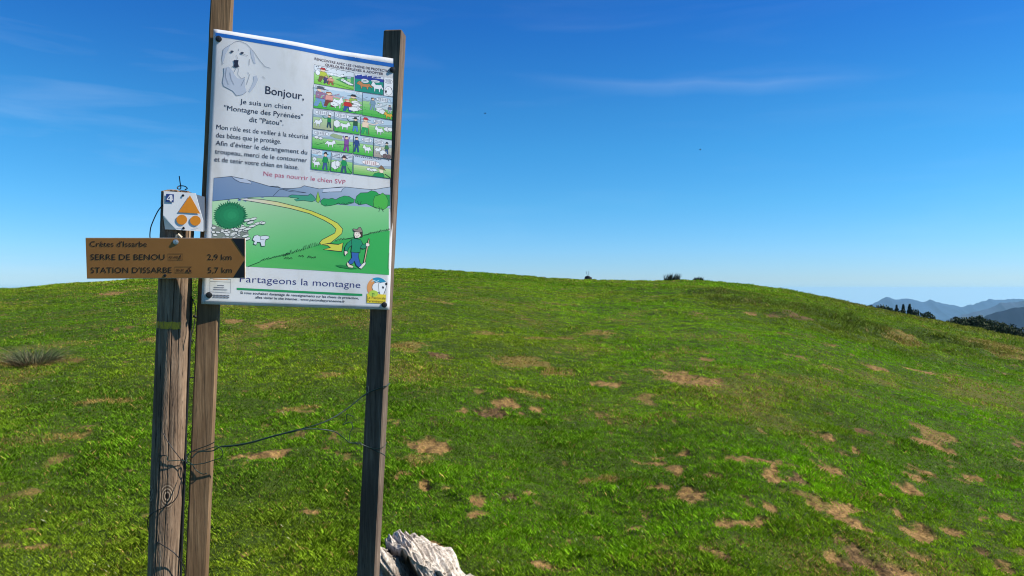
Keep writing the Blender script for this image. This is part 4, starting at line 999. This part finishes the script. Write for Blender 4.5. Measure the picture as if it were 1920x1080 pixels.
bmesh.ops.bisect_plane(bm, geom=bm.verts[:]+bm.edges[:]+bm.faces[:], plane_co=plq(1020, 190), plane_no=(plq(1078, 400)-plq(1020, 190)).cross(Vector((0, 1, 0))).normalized()*-1, clear_inner=True)
ext = bmesh.ops.extrude_face_region(bm, geom=bm.faces[:])
for v in ext['geom']:
    if isinstance(v, bmesh.types.BMVert): v.co.y += 0.0012
bmesh.ops.recalc_face_normals(bm, faces=bm.faces)
M_plq = simple_mat('white_plate', (0.80, 0.80, 0.80), 0.45, 0, .03, 10)
plaque = from_bm('trail_plaque', bm, M_plq, way)
plaque['label'] = 'small white plaque with orange marks'
bm = plate_grid(1012, 196, 1088, 486, 6, -0.006)
ext = bmesh.ops.extrude_face_region(bm, geom=bm.faces[:])
for v in ext['geom']:
    if isinstance(v, bmesh.types.BMVert): v.co.y += 0.0015
bmesh.ops.recalc_face_normals(bm, faces=bm.faces)
from_bm('backing_plate', bm, simple_mat('grey_plate', (0.20, 0.235, 0.29), .5, 0, .04, 10), plaque)
def plq_poly(name, polys, col, off, rough=.5):
    bm = bmesh.new()
    for pts in polys:
        vs = [bm.verts.new((x, y, 0)) for x, y in pts]; bm.faces.new(vs)
    bmesh.ops.triangulate(bm, faces=bm.faces)
    for ax, lo_, hi_ in ((0, 740, 1090), (1, 170, 520)):
        k = lo_
        while k < hi_:
            bmesh.ops.bisect_plane(bm, geom=bm.verts[:]+bm.edges[:]+bm.faces[:], plane_co=(k, 0, 0) if ax == 0 else (0, k, 0), plane_no=(1, 0, 0) if ax == 0 else (0, 1, 0)); k += 12
    for v in bm.verts: v.co = plq(v.co.x, v.co.y)+Vector((0, -off, 0))
    return from_bm(name, bm, simple_mat(name+'_print', col, rough, 0, .04), plaque)
OR = (0.75, 0.255, 0.012)
plq_poly('triangle_mark', [[(975, 208), (1062, 363), (877, 351)]], OR, 0.0022)
for cx, cy in ((906, 414), (1021, 422)):
    plq_poly('circle_mark', [[(cx+45*math.cos(2*PI*k/28), cy+42*math.sin(2*PI*k/28)) for k in range(28)]], OR, 0.0022)
plq_poly('number_tile', [[(774, 196), (840, 200), (838, 269), (772, 266)]], (0.02, 0.055, 0.22), 0.0022)
plq_poly('number', [[(808, 205), (826, 206), (824, 240), (833, 240), (833, 250), (823, 250), (823, 261), (806, 260), (806, 249), (780, 247), (781, 238)]], (0.8, 0.8, 0.82), 0.003)
plq_poly('number_gap', [[(807, 218), (806, 239), (792, 238)]], (0.02, 0.055, 0.22), 0.0036)
for sp in ([(875, 472), (930, 474), (930, 477), (875, 475)], [(1000, 482), (1045, 484), (1045, 487), (1000, 485)]):
    plq_poly('small_print', [sp], (0.12, 0.12, 0.13), 0.0022)
for qx, qy in ((916, 210), (920, 487)):
    disc_bolt('nail', plq(qx, qy)+Vector((0, -.001, 0)), (0, -1, 0.1), 0.0045, plaque, M_rust, .002)

# ------------------------------------------------------------------ wires
def wire(name, pts, r, mat, label, cat='wire', n=8):
    bm = bmesh.new(); tube(bm, spline(pts, n), r, 6); o = from_bm(name, bm, mat, None, True)
    return tag(o, label, cat)
W4 = lambda x, y, d: px3(380+x/5.333, 690+y/5.333, d)
fr_r, fr_l = 2.968, 2.715
bm = bmesh.new()
tube(bm, spline([W4(1872, 152, 3.02), W4(1835, 178, 2.964), W4(1740, 212, 2.963), W4(1650, 248, 2.963), W4(1610, 275, 2.955), W4(1440, 410, 2.91), W4(1290, 505, 2.86), W4(1130, 570, 2.82), W4(920, 625, 2.80), W4(700, 680, 2.77), W4(480, 742, 2.74), W4(300, 775, 2.72), W4(180, 785, 2.71), W4(100, 828, 2.708), W4(-40, 840, 2.70), W4(-110, 900, 2.69)], 6), 0.0023, 6)
tube(bm, spline([W4(1832, 880, 2.965), W4(1780, 850, 2.964), W4(1640, 785, 2.963), W4(1560, 755, 2.95), W4(1470, 745, 2.94), W4(1400, 690, 2.92), W4(1320, 638, 2.89), W4(1200, 615, 2.86), W4(1040, 610, 2.83), W4(900, 638, 2.80), W4(690, 690, 2.77), W4(470, 752, 2.74), W4(290, 782, 2.72), W4(190, 790, 2.71)], 6), 0.0021, 6)
tube(bm, spline([W4(1842, 745, 2.99), W4(1800, 795, 2.965), W4(1720, 805, 2.963), W4(1640, 790, 2.962)], 6), 0.0014, 6)
tube(bm, spline([W4(1468, 745, 2.94), W4(1472, 650, 2.945), W4(1498, 600, 2.95), W4(1478, 540, 2.95), W4(1400, 568, 2.95), W4(1440, 515, 2.95), W4(1440, 465, 2.95), W4(1510, 485, 2.95)], 5), 0.0016, 6)
tube(bm, spline([W4(1655, 265, 2.96), W4(1630, 215, 2.955), W4(1650, 180, 2.955), W4(1655, 250, 2.95), W4(1600, 285, 2.95)], 5), 0.0016, 6)
tube(bm, spline([W4(1530, 740, 2.95), W4(1550, 765, 2.948), W4(1575, 745, 2.952), W4(1590, 770, 2.95)], 5), 0.0018, 6)
tag(from_bm('tie_wire', bm, M_wire, None, True), 'slack green wire strung between the two square posts of the notice board', 'wire')
W5 = lambda x, y, d: px3(240+x/4, 810+y/4, d)
bm = bmesh.new(); df = RD-.0605
tube(bm, spline([W5(650, 75, 2.712), W5(600, 100, 2.711), W5(480, 145, 2.708), W5(440, 180, 2.70), W5(450, 240, 2.69), W5(560, 236, 2.706), W5(640, 212, 2.712), W5(700, 190, 2.72), W5(710, 150, 2.72), W5(670, 110, 2.715), W5(560, 140, 2.71), W5(470, 150, 2.705), W5(440, 215, 2.70), W5(480, 240, 2.70), W5(510, 285, 2.705), W5(560, 315, 2.706), W5(590, 310, 2.705)], 5), 0.0017, 6)
tube(bm, spline([W5(430, 215, df+.035), W5(380, 212, df+.012), W5(300, 215, df), W5(290, 180, df), W5(230, 175, df+.008), W5(195, 150, df+.03), W5(185, 120, df+.055)], 6), 0.0016, 6)
tag(from_bm('tie_wire', bm, M_wire, None, True), 'green wire knotted around the left square post beside the round post', 'wire')
bm = bmesh.new()
tube(bm, spline([W5(265, 10, df), W5(300, 75, df-.001), W5(350, 145, df+.002), W5(395, 205, df+.015), W5(415, 260, df+.03)], 6), 0.0015, 5)
tag(from_bm('wire', bm, M_rust, None, True), 'pale thin wire end crossing the round post just above the green knot', 'wire')
bm = bmesh.new()
tube(bm, spline([W5(410, 330, df+.03), W5(390, 400, df+.018), W5(370, 480, df+.006), W5(330, 530, df+.001), W5(260, 570, df), W5(180, 610, df+.01), W5(150, 650, df+.03), W5(148, 700, df+.05), W5(165, 770, df+.03), W5(215, 820, df+.006), W5(310, 880, df), W5(360, 920, df+.004), W5(400, 975, df+.02), W5(425, 1030, df+.03), W5(428, 1090, df+.03)], 6), 0.0018, 5)
tag(from_bm('wire', bm, M_rust, None, True), 'thin dark wire spiralling down the lower half of the round post', 'wire')
R4 = lambda x, y, d: px3(240+x/4.154, 560+y/4.154, d)
bm = bmesh.new()
tube(bm, spline([R4(497, -20, RD+.01), R4(490, 150, RD+.005), R4(482, 340, RD), R4(474, 560, RD), R4(462, 800, RD), R4(452, 1040, RD), R4(440, 1400, RD-.005), R4(424, 1800, RD-.01), R4(408, 2200, RD-.015), R4(395, 2420, RD-.02)], 8), 0.0042, 8)
tag(from_bm('stripe', bm, M_black, None, True), 'black cable running down the right side of the round post', 'stripe')  # thin black tube along the right edge of the round post
bm = bmesh.new()
tube(bm, spline([R4(505, 0, 2.70), R4(525, 70, 2.70), R4(522, 140, 2.70), R4(515, 210, 2.70), R4(492, 300, 2.69), R4(500, 340, 2.69), R4(515, 318, 2.69)], 5), 0.0017, 5)
tube(bm, [R4(512, 140, 2.70), R4(522, 135, 2.698), R4(530, 148, 2.70)], 0.005, 6)
tag(from_bm('wire', bm, M_rust, None, True), 'short kinked wire hanging in the gap between round post and square post', 'wire')
bm = bmesh.new()
tube(bm, spline([R4(470, 618, 2.72), R4(500, 614, 2.72), R4(530, 612, 2.73)], 4), 0.0025, 5)
tag(from_bm('wire', bm, M_rust, None, True), 'dark wire stub bridging the gap between round post and left square post', 'wire')
T3 = lambda x, y, d: px3(140+x/4.5, 320+y/4.5, d)
bm = bmesh.new()
tube(bm, spline([T3(882, 45, RD), T3(888, 90, RD), T3(895, 150, RD), T3(870, 152, RD-.01), T3(868, 140, RD-.01), T3(890, 128, RD), T3(930, 132, RD), T3(950, 150, RD), T3(930, 160, RD)], 6), 0.0020, 6)
tag(from_bm('wire', bm, M_rust, None, True), 'dark wire loop twisted upright on top of the round post', 'wire')
bm = bmesh.new()
tube(bm, spline([T3(760, 270, RD-.03), T3(742, 290, RD-.04), T3(700, 345, RD-.05), T3(660, 430, RD-.055), T3(640, 490, RD-.058), T3(636, 565, RD-.06), T3(660, 600, RD-.05)], 6), 0.0019, 6)
tag(from_bm('wire', bm, M_rust, None, True), 'dark wire bowing out left between white plaque and brown sign', 'wire')

# ------------------------------------------------------------------ bleached stump
def stump():
    cx, cy = -0.405, 3.28; zg = gh(cx, cy)
    n, m_ = 300, 170
    th = np.linspace(-PI, PI, n, endpoint=False); tt = np.linspace(0, 1, m_)
    A_, T_ = np.meshgrid(th, tt)
    # an eroded block leaning to the left: steep left side, long sloping right shoulder, broken ragged top
    prof = np.interp(T_, [0, .30, .52, .62, 1], [0, .62, .93, 1.0, 1.02]); ins = np.interp(T_, [0, .30, .52, .62, 1], [1.0, .88, .74, .60, 0.0])
    ca, sa = np.cos(A_), np.sin(A_)
    rr = 0.255*(np.abs(ca)**3+np.abs(sa)**3)**(-1/3.2)
    X = rr*ca*ins*(1+.10*(ca > 0)*(1-T_)); Y = rr*sa*0.72*ins; Zz = 0.300*prof
    X = X*1.07-0.045*prof+0.022
    Zz = Zz-np.clip(X+0.03, 0, 1)*0.50*prof-np.clip(-X-.16, 0, 1)*0.9*prof
    p = np.stack([X, Y, Zz], -1)
    du = np.roll(p, -1, 1)-np.roll(p, 1, 1); dv = np.gradient(p, axis=0); nn = np.cross(du, dv); nn /= np.linalg.norm(nn, axis=-1)[..., None]+1e-9
    g1 = p@np.array([.82, .30, .48]); g2 = p@np.array([.50, -.25, -.83]); g3 = p@np.array([.2, .9, -.1])
    cr1 = fbm(g1*21+g3*5, g2*2.6+g3*3, 401, 3, .5); cr2 = fbm(g1*52+g3*8, g2*5, 411, 3, .55); cr3 = fbm(g1*150, g2*12+g3*20, 421, 2)
    lump = fbm(p[..., 0]*7+3, p[..., 2]*7+p[..., 1]*5, 431, 3)-.5
    groove = np.clip(0.42-cr1, 0, .2)*1.0
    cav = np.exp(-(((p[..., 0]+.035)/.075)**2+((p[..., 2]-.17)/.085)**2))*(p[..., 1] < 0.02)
    disp = .040*lump-.36*groove+.050*(cr2-.5)+.016*(cr3-.5)-.045*cav
    edge = np.clip(T_*6, 0, 1)*np.clip((1-T_)*6+.35, 0, 1)
    p = p+nn*(disp*edge)[..., None]
    spike = .018*np.exp(-((X+.035)/.028)**2)*np.exp(-((T_-.60)/.10)**2)*(sa < 0); p[..., 2] += spike
    v = (p+np.array([cx, cy, zg-.03])).reshape(-1, 3); ii = np.arange(n*m_).reshape(m_, n); nx = np.roll(ii, -1, 1)
    f = np.stack([ii[:-1], nx[:-1], nx[1:], ii[1:]], -1).reshape(-1, 4)
    me = np_mesh('tree_stump', v, f, 4)
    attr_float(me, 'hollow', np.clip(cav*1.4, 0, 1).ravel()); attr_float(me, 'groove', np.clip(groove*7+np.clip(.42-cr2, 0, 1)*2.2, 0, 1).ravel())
    m, t, b, o = new_mat('bleached_wood'); vc = coords(t, 'Object', (1.0, 1.0, .35), (0, math.radians(32), 0)); g = noise_node(t, vc, 60, 6, .7, .4); g2_ = noise_node(t, coords(t), 9, 4)
    c = ramp(t, g, [(.32, (.13, .10, .075)), (.44, (.46, .39, .31)), (.60, (.78, .69, .575))])
    c = mixc(t, ramp(t, g2_, [(.5, (0, 0, 0)), (.72, (.45, .45, .45))]), c, (.40, .34, .29, 1))
    c = mixc(t, attr_node(t, 'groove'), c, (.045, .032, .024, 1))
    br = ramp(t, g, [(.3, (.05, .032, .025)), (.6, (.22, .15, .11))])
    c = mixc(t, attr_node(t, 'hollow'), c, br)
    t.links.new(c, b.inputs['Base Color']); b.inputs['Roughness'].default_value = .85; b.inputs['Specular IOR Level'].default_value = .2
    bump(t, b, g, 1.0, .012)
    tag(link_mesh('tree_stump', me, m), 'bleached grey white tree stump with deep grooves behind the right square post', 'tree stump')
stump()

# ------------------------------------------------------------------ tussocks, cairn, trees, birds
def tussock(name, px, depth_px, wid, hgt, nb, label, greens, seed, dead=0.3, xs=1.0, sp=.42):
    rs = np.random.default_rng(seed)
    x0, y0 = depth_px; z0 = gh(x0, y0)
    rt = empty(name, (x0, y0, z0)); tag(rt, label, 'grass tussock')
    def bunch(nm, nb, cols, wid, hgt, lo, spread):
        a_ = rs.uniform(0, 2*PI, nb); rr_ = np.sqrt(rs.uniform(0, 1, nb))*wid*0.36
        bx = x0+np.cos(a_)*rr_*xs; by = y0+np.sin(a_)*rr_; bz = np.array(height(bx, by))-.01
        out_ = spread*(0.25+rr_/(wid*.36))*rs.uniform(.5, 1.3, nb)
        h = hgt*rs.uniform(lo, 1.0, nb)*(1-.25*rr_/(wid*.36))
        tx = np.cos(a_+rs.normal(0, .5, nb))*out_; ty = np.sin(a_+rs.normal(0, .5, nb))*out_
        w_ = max(.003, .0007*y0); yaw = rs.uniform(0, PI, nb); dx, dy = np.cos(yaw)*w_/2, np.sin(yaw)*w_/2
        V = np.empty((nb, 5, 3)); 
        V[:, 0] = np.stack([bx-dx, by-dy, bz], 1); V[:, 1] = np.stack([bx+dx, by+dy, bz], 1)
        V[:, 2] = np.stack([bx+tx*.35-dx*.8, by+ty*.35-dy*.8, bz+h*.62], 1); V[:, 3] = np.stack([bx+tx*.35+dx*.8, by+ty*.35+dy*.8, bz+h*.62], 1)
        V[:, 4] = np.stack([bx+tx, by+ty, bz+h], 1)
        bs = np.arange(nb)*5; T = np.concatenate([np.stack([bs, bs+1, bs+3], 1), np.stack([bs, bs+3, bs+2], 1), np.stack([bs+2, bs+3, bs+4], 1)])
        me = np_mesh(nm, V.reshape(-1, 3), T, 3); cc = np.array(cols)[rs.integers(0, len(cols), nb)]*rs.uniform(.6, 1.3, (nb, 1)); attr_color(me, 'tint', np.repeat(cc, 5, 0))
        return link_mesh(nm, me, BLADE, rt)
    bunch('blades', nb, greens, wid, hgt, .35, wid*sp)
    if dead: bunch('dead_blades', int(nb*dead), [(.34, .26, .14), (.24, .17, .09), (.14, .085, .05)], wid*1.15, hgt*.42, .2, wid*.5)
    return rt
G1 = [(.10, .13, .055), (.14, .165, .08), (.07, .09, .05), (.22, .21, .12)]
tx, ty_ = ground_at(62, 684)
tussock('grass_tussock', 0, (tx, ty_), 0.50, 0.27, 520, 'spiky grey green grass tussock with dead straw at the left edge', G1, 1, 1.0, 1.25, .6)
G2 = [(.02, .03, .025), (.03, .042, .03), (.016, .02, .02)]
def crest_at(px, back=2.0):
    ph = math.atan((px-960)/F); R_ = float(np.interp(px, RX, RR))-back; return math.sin(ph)*R_, math.cos(ph)*R_
tussock('grass_tussock', 0, crest_at(1260, 4), 1.4, 0.80, 230, 'dark tussock of tall stalks standing on the skyline', G2, 2, 0, 1.0, .13)
tussock('grass_tussock', 0, crest_at(1310, 4), 1.0, 0.42, 170, 'small low dark tussock on the skyline right of the tall one', G2, 3, 0, 1.0, .12)
# cairn with two sticks
cx_, cy_ = crest_at(1103, 3); cz_ = gh(cx_, cy_)
ca = empty('cairn', (cx_, cy_, cz_)); tag(ca, 'small dark mound of stone with two thin sticks on the skyline', 'cairn')
bm = bmesh.new(); bmesh.ops.create_icosphere(bm, subdivisions=3, radius=1)
for v in bm.verts:
    k = 1+.22*math.sin(v.co.x*4+v.co.y*3)*math.cos(v.co.z*5); v.co = Vector((cx_+v.co.x*.28*k, cy_+v.co.y*.2*k, cz_+.05+max(v.co.z, -.3)*.30*k))
from_bm('stone', bm, simple_mat('dark_stone', (.02, .022, .028), .9, 0, .4, 12), ca)
for dx_, tx_ in ((-.05, -.16), (.02, .03)):
    bm = bmesh.new(); tube(bm, [(cx_+dx_, cy_-.05, cz_+.20), (cx_+(dx_+tx_)/2+.01, cy_-.05, cz_+.45), (cx_+tx_, cy_-.05, cz_+.68)], [.02, .016, .012], 6)
    from_bm('stick', bm, simple_mat('grey_stick', (.10, .10, .11), .9), ca)

LEAF, t, b, o = new_mat('tree_leaf'); ac = attr_node(t, 'tint', 'Color'); t.links.new(ac, b.inputs['Base Color']); b.inputs['Roughness'].default_value = .8; b.inputs['Specular IOR Level'].default_value = .2
BARK = simple_mat('tree_bark', (.06, .045, .035), .9, 0, .3, 8)
def leaf_mesh(name, pts, size, cols, seed):
    rs = np.random.default_rng(seed); pts = np.array(pts); n_ = len(pts)
    a1 = rs.normal(0, 1, (n_, 3)); a1 /= np.linalg.norm(a1, axis=1)[:, None]; a2 = np.cross(a1, rs.normal(0, 1, (n_, 3))); a2 /= np.linalg.norm(a2, axis=1)[:, None]
    s = size*rs.uniform(.6, 1.4, (n_, 1))
    V = np.stack([pts-a1*s, pts+a2*s*.8, pts+a1*s, pts-a2*s*.8], 1).reshape(-1, 3)
    me = np_mesh(name, V, np.arange(n_*4).reshape(-1, 4), 4)
    attr_color(me, 'tint', np.repeat(np.array(cols)[rs.integers(0, len(cols), n_)]*rs.uniform(.5, 1.4, (n_, 1)), 4, 0)); return me
def conifer(seed):
    rs = random.Random(seed); pts = []
    for k in range(1500):
        h = rs.uniform(.10, 1.0)**.9; tier = .6+.4*abs(math.sin(h*26+seed)); r = .26*(1-h)**.85*tier*math.sqrt(rs.uniform(.05, 1)); a_ = rs.uniform(0, 2*PI); pts.append((math.cos(a_)*r, math.sin(a_)*r, h-.12*r))
    rt = empty('conifer_tree', (0, 0, 0)); link_mesh('crown', leaf_mesh('crown', pts, .024, [(.035, .055, .03), (.055, .08, .04), (.022, .035, .022)], seed), LEAF, rt)
    bm = bmesh.new(); tube(bm, [(0, 0, -.1), (0, 0, .5), (.005, 0, .98)], [.022, .015, .004], 6); from_bm('trunk', bm, BARK, rt); return rt
def leafy(seed, name='leafy_tree', cols=((.034, .05, .022), (.055, .075, .03), (.085, .105, .04))):
    rs = random.Random(seed); cl = [(rs.uniform(-.38, .38), rs.uniform(-.34, .34), rs.uniform(.36, .82), rs.uniform(.16, .3)) for _ in range(9)]; pts = []
    for (x, y, z, r) in cl:
        for k in range(190):
            v = Vector((rs.gauss(0, 1), rs.gauss(0, 1), rs.gauss(0, 1))).normalized()*r*rs.uniform(.55, 1.05); pts.append((x+v.x, y+v.y, max(.12, z+v.z*.8)))
    rt = empty(name, (0, 0, 0)); link_mesh('crown', leaf_mesh('crown', pts, .04, cols, seed), LEAF, rt)
    bm = bmesh.new(); tube(bm, [(0, 0, -.1), (.01, 0, .25), (0, .02, .6)], [.05, .035, .015], 6)
    for x, y, z, r in cl[:4]: tube(bm, [(.01, 0, .28), (x*.7, y*.7, z)], [.022, .008], 5)
    from_bm('trunk', bm, BARK, rt); return rt
def copy_tree(o):
    c = o.copy(); C.objects.link(c)
    for ch in list(o.children):
        d = ch.copy(); C.objects.link(d); d.parent = c
    return c
protos = {'c': [conifer(1), conifer(2)], 'l': [leafy(3), leafy(4), leafy(5)]}
used = set()
def plant(kind, k, px, top_px, depth, wfac, label, group, cat='tree'):
    p = protos[kind][k]
    o = copy_tree(p) if (kind, k) in used else p
    used.add((kind, k))
    x, y = (px-960)/F*depth, depth; z = gh(x, y); top = EYE+(540-top_px)/F*depth; H = max(top-z, .8)
    o.location = (x, y, z); o.scale = (H*wfac, H*wfac, H); o.rotation_euler = (0, 0, (px*1.37) % 6.28)
    tag(o, label, cat, group); return o
gA = 'trees on the distant shoulder'; gB = 'trees below the right slope'
lab1 = 'dark conifer poking above the distant hill shoulder'
for px_, tp, wf, lb in ((1681, 572.5, .55, 'slim dark conifer, first of the three spires on the far shoulder'), (1693.6, 571.5, .6, 'dark conifer in the middle of the three spires on the far shoulder'), (1705.6, 571, .66, 'tallest dark conifer, last of the three spires on the far shoulder')):
    plant('c', int(px_*2) % 2, px_, tp, 165, wf*1.7, lb, gA)
for i, (px_, tp, wf, lb) in enumerate(((1607, 567, .6, 'tiny lone bush far left of the shoulder trees on the ridge'), (1624, 571.5, .7, 'low dark bush at the left end of the shoulder trees'), (1638, 573, .9, 'rounded dark bush second from the left on the far shoulder'), (1651, 573, .9, 'broad dark bush between the left bushes and the first spire'), (1664, 575.5, .9, 'flat dark bush just left of the first conifer spire'),
        (1672, 577, .8, 'small bush touching the slim first conifer spire'), (1717, 579, .62, 'rounded tree just right of the tallest conifer spire'), (1725, 584, .8, 'low bush right of the rounded tree on the shoulder'), (1735, 588.5, .8, 'last low bush at the right end of the shoulder trees'))):
    plant('l', i % 3, px_, tp, 165, wf*.8, lb, gA)
LB = ['leftmost low tree below the right slope', 'second low tree of the dark row under the hills', 'rounded dark tree third in the row under the hills', 'broad dark tree fourth in the row under the hills', 'taller dark tree near the middle of the row', 'wide dark tree right of the middle of the row', 'dark tree with a flat crown in the lower row', 'round tree above the pale grass strip', 'dark tree second from the right edge', 'dark tree cut by the right edge of the picture']
for i, (px_, tp, wf) in enumerate(((1789, 596, .8), (1800, 595, .85), (1812, 593, .85), (1824, 594.5, .9), (1834, 592, .6), (1845, 597, .9), (1857, 600, .7), (1870, 602, .8), (1888, 604, .75), (1908, 613, .8))):
    plant('l', (i+1) % 3, px_, tp, 118, wf*.9, LB[i], gB)
def bird(px, py, d, s, label, rot):
    c = px3(px, py, d); rt = empty('bird', c); tag(rt, label, 'bird', 'small birds in the sky')
    m = M_black; bm = bmesh.new(); tube(bm, [c+Vector((-s*.5, 0, 0)), c+Vector((-s*.2, 0, s*.05)), c+Vector((s*.25, 0, s*.04)), c+Vector((s*.55, 0, 0))], [s*.04, s*.13, s*.11, s*.02], 8); from_bm('body', bm, m, rt)
    for sg in (-1, 1):
        bm = bmesh.new(); pts = [c+Vector((-.15*s, 0, .04*s)), c+Vector((.2*s, 0, .04*s)), c+Vector((.28*s, sg*s*.5, rot*s*.3)), c+Vector((.05*s, sg*s*.95, rot*s*.45)), c+Vector((-.1*s, sg*s*.5, rot*s*.3))]
        f_ = [bm.verts.new(p+Vector((0, 0, .015*s))) for p in pts]; k_ = [bm.verts.new(p-Vector((0, 0, .015*s))) for p in pts]; bm.faces.new(f_); bm.faces.new(k_[::-1])
        for i in range(5): bm.faces.new((f_[i], k_[i], k_[(i+1) % 5], f_[(i+1) % 5]))
        bmesh.ops.recalc_face_normals(bm, faces=bm.faces); from_bm('wing', bm, m, rt)
bird(909.5, 212.5, 60, .20, 'tiny dark bird gliding above and left of the other one', .2)
bird(1312.5, 281, 60, .16, 'tiny dark bird over the right half of the hill', .8)

# ------------------------------------------------------------------ haze: one closed box of even, thin air
bm = bmesh.new(); bmesh.ops.create_cube(bm, size=1.0)
for v in bm.verts: v.co = Vector((v.co.x*32000, v.co.y*32000, -901.5 if v.co.z < 0 else 16.0))
hz, t, b, o = new_mat('haze_air'); t.nodes.remove(b)
pv = t.nodes.new('ShaderNodeVolumePrincipled'); pv.inputs['Color'].default_value = (0.39, 0.71, 0.98, 1); pv.inputs['Density'].default_value = 4.2e-5; pv.inputs['Anisotropy'].default_value = 0.2
t.links.new(pv.outputs[0], o.inputs['Volume'])
haze = from_bm('haze', bm, hz); haze['kind'] = 'stuff'; haze['label'] = 'thin blue air over the far mountains'
